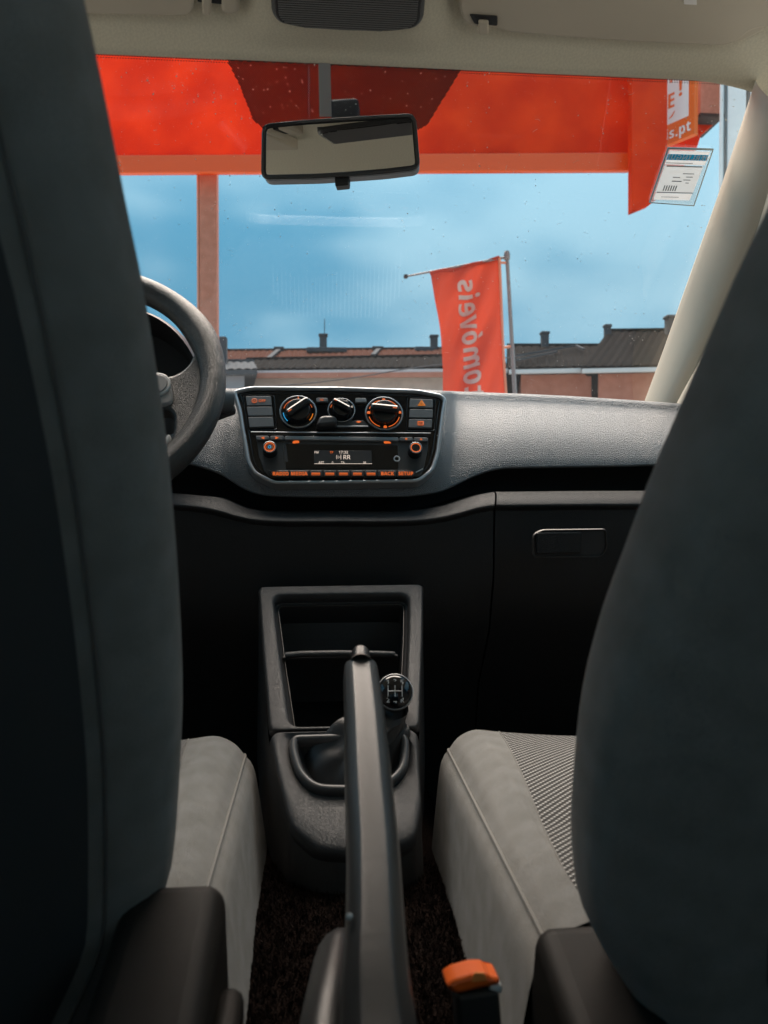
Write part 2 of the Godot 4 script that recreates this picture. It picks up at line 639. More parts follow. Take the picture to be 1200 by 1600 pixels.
func make_canopy():
	var c := thing("forecourt_canopy", "tall red canopy fascia with a folded lower edge on a salmon post", "canopy")
	var r := Vector3(2.6431, 3.6271, -6.7)
	var l := r + (Vector3(-1.7319, 3.604, -7.05) - r) * 1.9
	var along := (r - l).normalized()
	var back := Vector3(-along.z, 0, along.x).normalized()
	if back.z < 0:
		back = -back
	var h := 0.155
	# tall red sheets side by side above the folded lower edge
	var k := 3
	for i in k:
		var a := l.lerp(r, float(i) / k) + along * (0.006 if i > 0 else 0.0)
		var b := l.lerp(r, float(i + 1) / k)
		var o := put(rbox(Vector3(a.distance_to(b), 2.2, 0.05), 0.004, 1), M.red, "fascia_sheet", c)
		o.transform = Transform3D(Basis(along, Vector3.UP, along.cross(Vector3.UP)), (a + b) / 2 - back * 0.056 + Vector3(0, 1.12, 0))
	# unseen slab added behind the fascia's right part to block the sun on it
	var deck := put(rbox(Vector3(2.7, 0.12, 4.0), 0.02, 1), M.white_wall, "roof_deck", c)
	deck.transform = Transform3D(Basis(along, Vector3.UP, along.cross(Vector3.UP)), r - along * 1.1 - back * 2.12 + Vector3(0, 2.18, 0))
	var lip := put(rbox(Vector3(l.distance_to(r), h, 0.05), 0.012, 2), M.red_trim, "front_lip", c)
	lip.transform = Transform3D(Basis(along, Vector3.UP, along.cross(Vector3.UP)), (l + r) / 2 + Vector3(0, h / 2, 0))
	var side := put(plate(pts2([2.565, 3.1966, 2.7139, 3.2596, 2.8132, 3.3373, 2.8618, 3.5846, 2.8717, 3.7824, 2.8659, 4.7667, 2.5571, 4.752]), -0.05, 0.03, 0.01), M.red, "end_panel", c)
	side.position = Vector3(0, 0, -6.5)
	var gus := put(plate(pts2([2.925, 3.4488, 3.0913, 3.6034, 3.359, 3.9578, 3.4003, 4.0861, 3.6042, 4.2552, 3.6027, 4.4628, 2.9196, 4.4351]), -0.05, 0.05, 0.01), M.red, "gusset", c)
	gus.position = Vector3(0, 0, -7)
	var p := Vector3(-1.0142, 2.3744, -7.1)
	var post := put(rbox(Vector3(0.155, l.y + 0.3, 0.155), 0.02, 2), M.post, "support_post", c)
	post.position = Vector3(p.x, (l.y + 0.3) / 2, p.z - 0.13)
	var edge := put(rbox(Vector3(0.02, l.y + 0.2, 0.12), 0.005, 1), M.pole_orange, "post_strip", c)
	edge.position = Vector3(p.x - 0.09, (l.y + 0.2) / 2, p.z - 0.13)
	for s in [[0.5, 0.022], [0.83, 0.018]]:
		var b := put(lathe([[0.0, 0.012], [s[1], 0.008], [s[1], 0.0], [0.0, 0.0]], 12), M.sign_white, "cover_cap", c)
		b.position = l.lerp(r, s[0] * 0.55) + Vector3(0, 0.03, 0.03)
	# the advertising board that hangs under the canopy's end
	var a0 := Vector3(2.9814, 3.8727, -6.72)
	var a1 := Vector3(3.116, 3.882, -6.5)
	var d := (a1 - a0)
	d.y = 0
	var u := d.normalized()
	var t := frame(Vector3(a1.x, (a0.y + a1.y) / 2, a1.z) - u * 0.62, u, Vector3.UP)
	var s := thing("advertising_board", "white advertising board with orange print and orange foot under the red canopy", "sign board", t)
	put(plate(rrect(0.31, 0.55, 0.62, 1.1, 0.004), -0.05, 0.0, 0.003), M.sign_orange, "backing", s)
	put(plate(rrect(0.29, 0.62, 0.55, 0.90, 0.004), 0.001, 0.004, 0.001), M.sign_white, "white_sheet", s)
	print_at("is.pt", Vector3(0.465, 0.082, 0.004), 0.085, M.sign_white, "lettering", s, 800, 1.0)
	print_at("N", Vector3(0.44, 0.58, 0.006), 0.13, M.sign_orange, "lettering", s, 800, 0.9)
	print_at("!", Vector3(0.49, 0.43, 0.006), 0.13, M.sign_orange, "lettering", s, 800, 1.0)
	print_at("E", Vector3(0.40, 0.36, 0.006), 0.12, M.sign_orange, "lettering", s, 800, 0.9)
	var sw := put(tube([Vector3(0.38, 0.215, 0.006), Vector3(0.41, 0.23, 0.006), Vector3(0.435, 0.265, 0.006)], [0.003, 0.006, 0.002], 6), M.sign_orange, "flourish", s)
	sw.name = "flourish"
	var q := thing("brown_box", "plain brown box mounted beside the advertising board", "box", Transform3D(Basis.IDENTITY, Vector3(3.4214, 4.2008, -6.9)))  # plain brown block beside the board, its use not known
	put(rbox(Vector3(0.215, 0.75, 0.4), 0.008, 2), M.brown, "casing", q).position = Vector3(0, 0.375, -0.1)
	put(rbox(Vector3(0.225, 0.03, 0.41), 0.004, 1), M.soot, "bottom_rail", q).position = Vector3(0, -0.012, -0.1)

func make_sales_building():
	var a := Vector3(3.3895, 3.4362, -6.6)
	var b := thing("sales_building", "white building with tall flat pilasters beside the canopy", "building", Transform3D(Basis(Vector3.UP, deg_to_rad(-29.0)), Vector3(a.x, 0, a.z)))
	put(rbox(Vector3(4.0, 6.2, 3.0), 0.01, 1), M.white_wall, "wall", b).position = Vector3(2.06, 3.1, -1.55)
	for e in [[0.015, 0.03, 0.04, "white_wall"], [0.045, 0.024, -0.02, "grey_trim"], [0.135, 0.14, 0.05, "white_wall"], [0.222, 0.014, 0.02, "grey_trim"], [0.30, 0.13, 0.06, "white_wall"], [0.38, 0.014, 0.02, "grey_trim"], [0.52, 0.25, 0.05, "white_wall"], [0.9, 0.45, 0.03, "white_wall"]]:
		put(rbox(Vector3(e[1], 6.2, 0.12), 0.006, 1), M[e[3]], "pilaster", b).position = Vector3(e[0], 3.1, e[2])

func make_banner():
	var top := Vector3(2.3465, 3.9138, -10)
	var foot := Vector3(2.4679, 1.9462, -10)
	var b := thing("banner_pole", "tall grey pole carrying the red banner", "flagpole", Transform3D(Basis.IDENTITY, Vector3(foot.x, 0, foot.z)))
	var tilt := (foot - top) / (top.y - foot.y)
	var base := top + tilt * top.y - Vector3(foot.x, 0, foot.z)
	var tp := top - Vector3(foot.x, 0, foot.z)
	put(tube([base, base.lerp(tp, 0.5), tp], [0.035, 0.028, 0.024], 12), M.steel, "mast", b)
	put(lathe([[0.0, 0.05], [0.03, 0.045], [0.042, 0.0], [0.04, -0.06], [0.0, -0.06]], 14), M.steel, "mast_cap", b).transform = Transform3D(Basis(Vector3.RIGHT, -PI / 2), tp)
	var arm0 := Vector3(2.3301, 3.881, -10) - Vector3(foot.x, 0, foot.z)
	var arm1 := Vector3(1.0518, 3.6089, -10) - Vector3(foot.x, 0, foot.z)
	put(tube([arm0, arm1], [0.016, 0.012], 8), M.steel, "cross_arm", b)
	put(rbox(Vector3(0.05, 0.05, 0.05), 0.01, 1), M.soot, "arm_tip", b).position = arm1
	for p in [[Vector3(2.2475, 3.8141, -10), Vector3(2.3551, 3.8086, -10)], [Vector3(2.308, 2.7351, -10), Vector3(2.4159, 2.753, -10)]]:
		put(tube([p[0] - Vector3(foot.x, 0, foot.z), p[1] - Vector3(foot.x, 0, foot.z)], [0.016], 8), M.pole_orange, "clamp", b)
	var f := thing("banner", "red vertical banner with pale lettering seen from its reverse", "banner")
	# cloth: corner points along the free edge and the pole edge, with folds
	var free := spline([Vector3(1.3609, 3.6481, -10), Vector3(1.3963, 3.3004, -9.96), Vector3(1.4805, 2.9146, -10.03), Vector3(1.5092, 2.5045, -10), Vector3(1.502, 2.0931, -9.95), Vector3(1.5434, 1.2884, -10)], 16)
	var near := spline([Vector3(2.2473, 3.879, -10), Vector3(2.2648, 3.4901, -10), Vector3(2.2823, 3.0844, -10), Vector3(2.2999, 2.678, -10), Vector3(2.3343, 2.1897, -10), Vector3(2.4031, 1.2918, -10)], 16)
	var rows := []
	for j in free.size():
		var row := PackedVector3Array()
		for i in 65:
			row.append(cloth(free, near, float(i) / 64, float(j) / (free.size() - 1)))
		rows.append(row)
	put(grid(rows), M.flag, "cloth", f)
	var hem := []
	var hem2 := []
	for j in free.size():
		hem.append(near[j] + Vector3(0, 0, 0.01))
	put(tube(hem, [0.018], 6), M.pole_orange, "hem", f)
	for i in 17:
		hem2.append(cloth(free, near, i / 16.0, 0.0))
	put(tube(hem2, [0.025], 6), M.flag, "sleeve", f)
	var t := TextMesh.new()
	t.text = "automóveis"
	t.font = face_font(700)
	t.font_size = 64
	t.pixel_size = 0.0052
	t.depth = 0.01
	t.horizontal_alignment = HORIZONTAL_ALIGNMENT_RIGHT
	t.vertical_alignment = VERTICAL_ALIGNMENT_BOTTOM
	var arr := t.get_mesh_arrays()
	var v: PackedVector3Array = arr[Mesh.ARRAY_VERTEX]
	var lo := Vector3.INF
	var hi := -Vector3.INF
	for q in v:
		lo = lo.min(q)
		hi = hi.max(q)
	# split the glyphs finely, so that they follow the folds
	var tri := PackedVector3Array()
	for k in arr[Mesh.ARRAY_INDEX]:
		tri.append(v[k])
	for pass_no in 3:
		var finer := PackedVector3Array()
		for k in range(0, tri.size(), 3):
			var a := tri[k]
			var b2 := tri[k + 1]
			var c := tri[k + 2]
			if maxf(a.distance_to(b2), maxf(b2.distance_to(c), c.distance_to(a))) < 0.04:
				finer.append_array([a, b2, c])
				continue
			var ab := (a + b2) / 2
			var bc := (b2 + c) / 2
			var ca := (c + a) / 2
			finer.append_array([a, ab, ca, ab, b2, bc, ca, bc, c, ab, bc, ca])
		tri = finer
	v = tri
	var order := PackedInt32Array(range(tri.size()))
	var out := PackedVector3Array()
	var span: float = (free[0] as Vector3).y - (free[-1] as Vector3).y
	for q in v:
		var down: float = (0.25 + (hi.x - q.x) * 1.16) / span
		var across: float = 0.36 + (q.y - lo.y) / 0.80
		var p := cloth(free, near, across, down)
		out.append(p + Vector3(0, 0, 0.009 if q.z > 0 else -0.009))
	put(solid(out, order), M.flag_print, "lettering", f)

func cloth(free: Array, near: Array, a: float, b: float) -> Vector3:
	var k := clampf(b, 0, 0.9999) * (free.size() - 1)
	var i := int(k)
	var l: Vector3 = (free[i] as Vector3).lerp(free[i + 1], k - i)
	var r: Vector3 = (near[i] as Vector3).lerp(near[i + 1], k - i)
	var p := l.lerp(r, a)
	var hang := smoothstep(0.0, 0.5, b)
	p.z += 0.10 * sin(a * 7.0 + b * 2.5 + 0.6) * (0.4 + hang) * (1.0 - a) + 0.05 * sin((a + b * 1.4) * 13.0) * sin(a * PI)
	p.z += 0.05 * sin(b * 9.0 + a * 3.0) * (1.0 - a)
	p.y -= 0.02 * sin(a * PI) * (1.0 - b)
	return p

# a house with a ridge along its front; e = eave ends, r = ridge ends (front slope), all in world metres
func house(called: String, label: String, e0: Vector3, e1: Vector3, r0: Vector3, r1: Vector3, wall: Material, roof: Material, eave := true) -> Node3D:
	var o := Vector3(e0.x, 0, e0.z)
	var h := thing(called, label, "house", Transform3D(Basis.IDENTITY, o))
	e0 -= o
	e1 -= o
	r0 -= o
	r1 -= o
	var b0 := Vector3(2 * r0.x - e0.x, e0.y, 2 * r0.z - e0.z)
	var b1 := Vector3(2 * r1.x - e1.x, e1.y, 2 * r1.z - e1.z)
	var wide := e0.distance_to(e1)
	var n := int(wide / 0.055)
	var rows := []
	for pr in [[e0, e1], [r0, r1], [r0, r1], [b0, b1]]:
		var row := PackedVector3Array()
		for i in n + 1:
			var p: Vector3 = (pr[0] as Vector3).lerp(pr[1], float(i) / n)
			p.y += 0.035 * absf(sin(i * PI / 4.0))
			row.append(p)
		rows.append(row)
	var rf := put(grid(rows), roof, "roof", h)
	var dn := Vector3(0, -0.12, 0)
	var lap := Vector3(0, -0.01, 0)
	var deck := [PackedVector3Array([e0 + dn, e1 + dn]), PackedVector3Array([e0 + lap, e1 + lap]), PackedVector3Array([e0 + lap, e1 + lap]), PackedVector3Array([r0 + dn * 0.3, r1 + dn * 0.3]), PackedVector3Array([b0 + lap, b1 + lap]), PackedVector3Array([b0 + dn, b1 + dn]), PackedVector3Array([e0 + dn, e1 + dn])]
	put(grid(deck), roof, "roof_deck", h)
	if eave:
		beam(e0 + Vector3(0, -0.12, 0.08), e1 + Vector3(0, -0.12, 0.08), 0.12, 0.11, M.eave, "gutter", h)
	beam(r0 + Vector3(0, 0.03, 0), r1 + Vector3(0, 0.03, 0), 0.16, 0.09, roof, "ridge", h)
	# walls under the roof, gables filled
	var q := 0.35
	var f0 := e0.lerp(b0, 0.06) + (e1 - e0).normalized() * q
	var f1 := e1.lerp(b1, 0.06) - (e1 - e0).normalized() * q
	var k0 := b0.lerp(e0, 0.06) + (e1 - e0).normalized() * q
	var k1 := b1.lerp(e1, 0.06) - (e1 - e0).normalized() * q
	var ring := []
	for y in [0.0, 1.0]:
		var row := PackedVector3Array()
		for p in [f0, f0, f1, f1, k1, k1, k0, k0]:
			row.append(Vector3(p.x, p.y * y - (0.1 if y > 0.5 else 0.0), p.z))
		ring.append(row)
	put(grid(ring, true), wall, "wall", h)
	for g in [[f0, k0, r0, 1.0], [f1, k1, r1, -1.0]]:
		var apex: Vector3 = g[2] + (e1 - e0).normalized() * q * g[3] + Vector3(0, -0.12, 0)
		put(solid(PackedVector3Array([g[0], apex, g[1]]), PackedInt32Array([0, 1, 2])), wall, "gable", h)
	rf.set_meta("label", "weathered tiled roof")
	return h

func chimney(h: Node3D, p: Vector3, w: float, tall: float, aerial := 0.0):
	var c := put(rbox(Vector3(w, tall + 0.5, w), 0.02, 1), M.soot, "chimney", h)
	c.position = p - h.position + Vector3(0, (tall - 0.5) / 2, 0)
	put(rbox(Vector3(w * 1.25, 0.09, w * 1.25), 0.02, 1), M.soot, "chimney_cap", c).position = Vector3(0, tall / 2 + 0.25, 0)
	if aerial > 0:
		put(tube([Vector3(0.05, 0, 0), Vector3(0.05, tall / 2 + 0.25 + aerial, 0)], [0.022, 0.015], 6), M.soot, "aerial", c)

func make_houses():
	var h := house("terraced_house", "long rear house with a reddish tiled roof and four chimneys on its ridge", Vector3(-3.8621, 5.3789, -27), Vector3(4.4407, 5.4276, -26), Vector3(-4.0521, 6.2941, -30), Vector3(4.7181, 6.322, -29), M.wall_cream, M.tile_red)
	chimney(h, Vector3(0.0944, 6.2264, -29.3), 0.27, 0.58, 0.62)
	chimney(h, Vector3(-1.5195, 6.2208, -29.4), 0.3, 0.10)
	chimney(h, Vector3(2.0887, 6.2611, -29.2), 0.34, 0.09)
	chimney(h, Vector3(4.1627, 6.2971, -29.1), 0.26, 0.5)
	for e in [[Vector3(-1.7151, 5.4035, -26.6), Vector3(-1.5195, 6.2208, -29.4)], [Vector3(1.7362, 5.5231, -26.4), Vector3(2.1359, 6.2618, -29.2)]]:
		beam(e[0] - h.position + Vector3(0, 0.08, 0), e[1] - h.position + Vector3(0, 0.08, 0), 0.16, 0.05, M.flashing, "flashing", h)
	for e in [[Vector3(0.4395, 6.1575, -28.9), 1.0], [Vector3(-0.2535, 6.1471, -28.9), 0.5], [Vector3(3.7563, 6.2303, -28.9), 0.7]]:
		box_at(Vector3(e[1], 0.16, 0.8), 0.02, e[0] - h.position, M.flashing, "rooflight", h)
	var a := house("terraced_house", "low house with a dark tiled roof and a cream upper wall", Vector3(-2.3606, 4.3502, -22), Vector3(4.9683, 4.352, -21), Vector3(-2.2586, 5.0305, -24.5), Vector3(5.4455, 5.0986, -23.5), M.wall_cream, M.tile_dark)
	beam(Vector3(-2.1588, 4.1319, -21.7) - a.position, Vector3(4.8004, 4.1133, -20.8) - a.position, 0.06, 0.14, M.wall_pink, "wall_band", a)
	var b := house("terraced_house", "middle house with a dark roof and salmon wall behind the banner pole", Vector3(4.9553, 4.2848, -20.8), Vector3(7.4227, 4.2854, -20.3), Vector3(5.7997, 5.5825, -24.5), Vector3(8.6158, 5.5302, -24), M.wall_pink, M.tile_dark)
	chimney(b, Vector3(6.9174, 5.5423, -24.2), 0.22, 0.4)
	for e in [[Vector3(5.3119, 4.5975, -21.4), Vector3(7.5843, 5.2659, -23.2)], [Vector3(7.5843, 5.2659, -23.2), Vector3(7.5485, 5.0051, -22.4)], [Vector3(5.1874, 4.3895, -20.9), Vector3(6.6367, 4.8465, -22)]]:
		beam(e[0] - b.position + Vector3(0, 0.12, 0), e[1] - b.position + Vector3(0, 0.12, 0), 0.07, 0.05, M.flashing, "flashing", b)
	var c := house("terraced_house", "taller corner house with a steep dark roof and salmon wall", Vector3(6.7041, 4.2177, -20.1), Vector3(10.0877, 4.2535, -19.6), Vector3(8.6723, 5.8797, -23.5), Vector3(12.0351, 5.87, -23), M.wall_pink, M.tile_dark)
	chimney(c, Vector3(8.5417, 5.7764, -23.2), 0.18, 0.2)
	chimney(c, Vector3(10.3175, 5.7795, -22.8), 0.28, 0.4)
	var d := house("garden_shed", "small pale lean-to house with a bluish roof at the end of the terrace", Vector3(-2.7801, 4.0843, -20.5), Vector3(-1.5819, 4.0349, -20), Vector3(-3.0125, 4.6187, -22.5), Vector3(-1.8572, 4.5832, -22.2), M.wall_pale, M.flashing, false)
	d.set_meta("category", "shed")
	box_at(Vector3(0.3, 0.9, 0.3), 0.02, Vector3(-2.7044, 4.7635, -22) - d.position, M.soot, "flue", d)
	var w := put(tube(spline([Vector3(-1.3599, 2.739, -14), Vector3(-0.3765, 2.9038, -14.6), Vector3(0.6952, 3.1065, -15), Vector3(1.9886, 3.416, -15.6), Vector3(4.2807, 3.8249, -16.5)], 5), [0.012], 6), M.soot, "overhead_cable", self)
	w.set_meta("label", "thin dark overhead cable crossing before the low cream house")
	w.set_meta("category", "cable")

# ---------------------------------------------------------------- the cabin shell

func mirror_x(a: Array) -> Array:
	var r := []
	for p in a:
		r.append(Vector3(-p.x, p.y, p.z))
	return r

var car: Node3D

func make_cabin():
	car = thing("car_cabin", "cabin of a small car with beige lining and dark carpet", "car interior")
	# headliner, front edge at the windscreen to the tail
	var prof := [[0.957, 1.3185], [0.951, 1.3185], [0.945, 1.323], [0.935, 1.331], [0.92, 1.340], [0.90, 1.350], [0.87, 1.363], [0.82, 1.377], [0.7, 1.388], [0.45, 1.395], [0.1, 1.395], [-0.4, 1.38], [-0.8, 1.34], [-1.05, 1.28]]
	var rows := []
	for k in prof.size() + 6:
		var q: Array
		if k < 7:
			q = prof[k]
		elif k < 13:
			q = [lerpf(0.87, 0.82, (k - 6) / 7.0), lerpf(1.363, 1.377, (k - 6) / 7.0)]
		else:
			q = prof[k - 6]
		var row := PackedVector3Array()
		for i in 97:
			var x := -0.66 + 1.32 * i / 96
			var y: float = q[1]
			var ax := absf(x)
			if ax > 0.42:
				y -= (ax - 0.42) * (ax - 0.42) * 1.5
			var bulge := 1.0 - smoothstep(0.075, 0.135, absf(x - 0.003))
			var on: float = smoothstep(0.948, 0.90, q[0]) * smoothstep(0.55, 0.75, q[0])
			y -= 0.02 * bulge * on
			row.append(Vector3(x, y, -q[0]))
		rows.append(row)
	put(grid(rows), M.headliner, "headliner", car)
	var skin := []
	for q in [[0.975, 1.335], [0.9, 1.40], [0.6, 1.44], [0.1, 1.45], [-0.6, 1.42], [-1.1, 1.32]]:
		var row := PackedVector3Array()
		for i in 21:
			var x := -0.67 + 1.34 * i / 20
			row.append(Vector3(x, q[1] - maxf(0.0, absf(x) - 0.42) ** 2 * 1.5, -q[0]))
		skin.append(row)
	put(grid(skin), M.white_wall, "roof_skin", car)
	# floor and tunnel
	var fl := []
	for d in [1.45, 1.2, 0.9, 0.6, 0.3, 0.0, -0.5, -1.05]:
		var row := PackedVector3Array()
		for x in [-0.66, -0.4, -0.16, -0.125, -0.105, -0.085, -0.04, 0.0, 0.04, 0.085, 0.105, 0.125, 0.16, 0.4, 0.66]:
			var ax := absf(x)
			var y := 0.30
			if ax < 0.15:
				y = 0.41 - maxf(0.0, ax - 0.07) ** 2 * 18.0
			row.append(Vector3(x, y, -d))
		fl.append(row)
	put(grid(fl), M.carpet, "floor_carpet", car)
	# short looped pile on the tunnel between the seats
	var blade := solid(PackedVector3Array([Vector3(-0.0006, 0, 0), Vector3(0.0006, 0, 0), Vector3(0.0008, 0.0045, 0.0012), Vector3(0, 0, -0.0006), Vector3(0, 0, 0.0006), Vector3(-0.0012, 0.004, -0.0006)]), PackedInt32Array([0, 2, 1, 3, 5, 4]))
	var mm := MultiMesh.new()
	mm.transform_format = MultiMesh.TRANSFORM_3D
	mm.use_colors = true
	mm.mesh = blade
	mm.instance_count = 26000
	var clump := FastNoiseLite.new()
	clump.seed = 12
	clump.frequency = 60.0
	for i in mm.instance_count:
		var x := rng.randf_range(-0.125, 0.125)
		var z := -rng.randf_range(0.30, 0.86)
		var y := 0.41 - maxf(0.0, absf(x) - 0.07) ** 2 * 18.0
		var k := rng.randf_range(0.7, 1.5)
		mm.set_instance_transform(i, Transform3D(Basis.from_euler(Vector3(rng.randf_range(-0.7, 0.7), rng.randf() * TAU, rng.randf_range(-0.7, 0.7))).scaled(Vector3.ONE * k), Vector3(x, y - 0.0006, z)))
		var t := clampf(0.45 + clump.get_noise_2d(x, z) * 0.8 + rng.randf_range(-0.2, 0.35), 0.0, 1.2)
		mm.set_instance_color(i, Color(0.034 * t, 0.024 * t, 0.021 * t))
	var pile := MultiMeshInstance3D.new()
	pile.name = "carpet_pile"
	pile.multimesh = mm
	pile.material_override = M.pile
	pile.set_meta("kind", "stuff")
	car.add_child(pile, true)
	put(grid([PackedVector3Array([Vector3(-0.66, 0.29, -1.45), Vector3(0.66, 0.29, -1.45)]), PackedVector3Array([Vector3(-0.66, 0.93, -1.62), Vector3(0.66, 0.93, -1.62)])]), M.rubber, "firewall", car)
	# doors, belts, side windows and pillars
	for s in [-1.0, 1.0]:
		put(grid([PackedVector3Array([Vector3(s * 0.665, 0.29, -1.62), Vector3(s * 0.665, 0.29, 1.06)]), PackedVector3Array([Vector3(s * 0.675, 0.7, -1.62), Vector3(s * 0.675, 0.7, 1.06)]), PackedVector3Array([Vector3(s * 0.655, 0.93, -1.62), Vector3(s * 0.655, 0.93, 1.06)])]), M.pillar, "door", car)
		box_at(Vector3(0.05, 0.42, 0.12), 0.02, Vector3(s * 0.63, 1.13, 0.10), M.pillar, "centre_pillar", car, Vector3(0, 0, s * 8.0))
		box_at(Vector3(0.06, 0.44, 0.25), 0.02, Vector3(s * 0.61, 1.12, 0.95), M.pillar, "rear_pillar", car, Vector3(0, 0, s * 8.0))
		# windscreen pillar: glass edge, crease and door edge
		var g := []
		for k in 7:
			var v := -0.01 - 0.70 * k / 6
			g.append(Vector3(s * (0.523 + 0.134 * absf(v)), 1.325 + v * 0.5193, -0.95 + v * 0.8546))
		var crease: Array = spline([Vector3(0.4519, 1.208, -0.8), Vector3(0.5132, 1.1811, -0.93), Vector3(0.5473, 1.1302, -1.04), Vector3(0.5678, 1.0778, -1.14), Vector3(0.5706, 1.0351, -1.2), Vector3(0.5731, 0.9904, -1.27), Vector3(0.5788, 0.9358, -1.36)], 4)
		var rim: Array = spline([Vector3(0.4469, 1.1569, -0.72), Vector3(0.5064, 1.1316, -0.84), Vector3(0.5441, 1.0898, -0.96), Vector3(0.5573, 1.0391, -1.05), Vector3(0.5637, 0.9966, -1.12), Vector3(0.5591, 0.9527, -1.18), Vector3(0.5606, 0.8953, -1.27)], 4)
		if s < 0:
			crease = mirror_x(crease)
			rim = mirror_x(rim)
		var gs: Array = spline(g, 4)
		var a := []
		var b := []
		for j in gs.size():
			var p: Vector3 = gs[j]
			var c: Vector3 = crease[j]
			var r: Vector3 = rim[j]
			var inward := Vector3(-s, 0.25, 0.35).normalized()
			var row := PackedVector3Array()
			for e in [[0.0, 0.0], [0.03, 0.012], [0.14, 0.019], [0.35, 0.023], [0.6, 0.022], [0.8, 0.016], [0.93, 0.006], [1.0, -0.012]]:
				row.append(p.lerp(c, e[0]) + inward * e[1])
			a.append(row)
			var row2 := PackedVector3Array()
			for e in [[0.03, -0.02], [0.1, 0.001], [0.3, 0.006], [0.6, 0.006], [0.9, 0.0], [1.05, -0.02]]:
				row2.append(c.lerp(r, e[0]) + inward * (e[1] + 0.002))
			b.append(row2)
		put(grid(a), M.pillar, "windscreen_pillar", car)
		put(grid(b), M.pillar, "door_seal", car)
		put(grid([PackedVector3Array(gs.map(func(p): return p + Vector3(s * 0.0, 0.0, -0.01))), PackedVector3Array(gs.map(func(p): return p + Vector3(s * 0.09, 0.0, 0.05)))]), M.rubber, "pillar_skin", car)
	# tail: parcel wall, rear window and bench, seen only in the mirror
	put(grid([PackedVector3Array([Vector3(-0.66, 0.29, 1.06), Vector3(0.66, 0.29, 1.06)]), PackedVector3Array([Vector3(-0.66, 0.96, 1.06), Vector3(0.66, 0.96, 1.06)])]), M.pillar, "tail_wall", car)
	box_at(Vector3(1.1, 0.2, 0.5), 0.06, Vector3(0, 0.46, 0.55), M.seat, "rear_bench", car)
	box_at(Vector3(1.1, 0.5, 0.16), 0.06, Vector3(0, 0.78, 0.85), M.seat, "rear_backrest", car, Vector3(15, 0, 0))

func on_glass(u: float, v: float, lift := 0.0) -> Vector3:
	return GLASS * Vector3(u, v, lift)

var GLASS := frame(Vector3(0, 1.325, -0.95), Vector3(1, 0, 0), Vector3(0, 0.5193, 0.8546))

func make_windscreen():
	var w := put(grid([PackedVector3Array([on_glass(-0.55, 0.03), on_glass(0.55, 0.03)]), PackedVector3Array([on_glass(-0.65, -0.76), on_glass(0.65, -0.76)])]), M.glass, "windscreen", car)
	# black dot print: the fade-out patch round the mirror foot, and the rim of the glass
	var lift := 0.0025
	var v := PackedVector3Array()
	var idx := PackedInt32Array()
	var poly := pts2([-0.1392, 0.0072, 0.1387, 0.0123, 0.1415, -0.006, 0.1285, -0.0354, 0.1082, -0.0807, 0.0983, -0.0882, -0.0989, -0.098, -0.1133, -0.0845, -0.1269, -0.0384, -0.1404, -0.0048])
	var pitch := 0.0024
	for j in 68:
		for i in 132:
			var c := Vector2(-0.155 + (i + 0.5 * (j % 2)) * pitch, 0.012 - j * pitch * 0.866 * 0.8)
			if not Geometry2D.is_point_in_polygon(c, poly):
				continue
			dot(v, idx, c, 0.00116, lift)
	for s in [-1, 1]:
		for k in 230:
			var vv := 0.0 - 0.72 * k / 230
			for t in 3:
				dot(v, idx, Vector2(s * (0.5205 + 0.134 * absf(vv) - 0.0032 * t), vv + (0.0015 if t % 2 else 0.0)), 0.0013 - 0.0003 * t, lift)
	for k in 330:
		for t in 2:
			dot(v, idx, Vector2(-0.525 + 1.05 * k / 330 + 0.0016 * t, -0.0095 - 0.0028 * t), 0.0011 - 0.0003 * t, lift)
	put(solid(v, idx), M.frit, "dot_print", w).set_meta("kind", "stuff")
	for s in [-1, 1]:
		var q := PackedVector2Array([Vector2(s * 0.522, 0.0), Vector2(s * 0.58, 0.0), Vector2(s * 0.68, -0.72), Vector2(s * 0.6185, -0.72)])
		put(plate(q, -0.002, 0.002, 0.0005), M.frit, "edge_print", w).transform = GLASS
	var strip := put(plate(pts2([-0.0316, 0.0008, -0.0172, 0.0015, -0.0148, -0.0752, -0.0302, -0.0759]), 0.0015, 0.0032, 0.0003), M.grey_trim, "mirror_wiring_cover", w)
	strip.transform = GLASS
	# dried specks and hairs of dust on the glass
	var dv := PackedVector3Array()
	var di := PackedInt32Array()
	var r := RandomNumberGenerator.new()
	r.seed = 99
	var thick := FastNoiseLite.new()
	thick.seed = 5
	thick.frequency = 5.0
	var made := 0
	while made < 3200:
		var c := Vector2(r.randf_range(-0.42, 0.56), -0.62 * r.randf() ** 1.7)
		if r.randf() > 0.35 + thick.get_noise_2d(c.x, c.y) * 0.9:
			continue
		made += 1
		var size := 0.00022 + 0.0008 * r.randf() ** 5
		var st := dv.size()
		var n := 5
		for i in n:
			var a := TAU * i / n + r.randf() * 0.6
			dv.append(on_glass(c.x + cos(a) * size * r.randf_range(0.6, 1.3), c.y + sin(a) * size * r.randf_range(0.6, 1.6), 0.0028))
		for i in range(1, n - 1):
			di.append_array([st, st + i + 1, st + i])
	for k in 26:
		var c := Vector2(r.randf_range(-0.3, 0.55), r.randf_range(-0.6, -0.02))
		var a := r.randf() * TAU
		for i in 5:
			var e := c + Vector2.from_angle(a) * 0.0016
			var side := Vector2.from_angle(a + PI / 2) * 0.00016
			var st := dv.size()
			for p in [c - side, c + side, e + side, e - side]:
				dv.append(on_glass(p.x, p.y, 0.0029))
			di.append_array([st, st + 1, st + 2, st, st + 2, st + 3])
			c = e
			a += r.randf_range(-0.5, 0.5)
	put(solid(dv, di), M.dust, "dust_specks", w).set_meta("kind", "stuff")

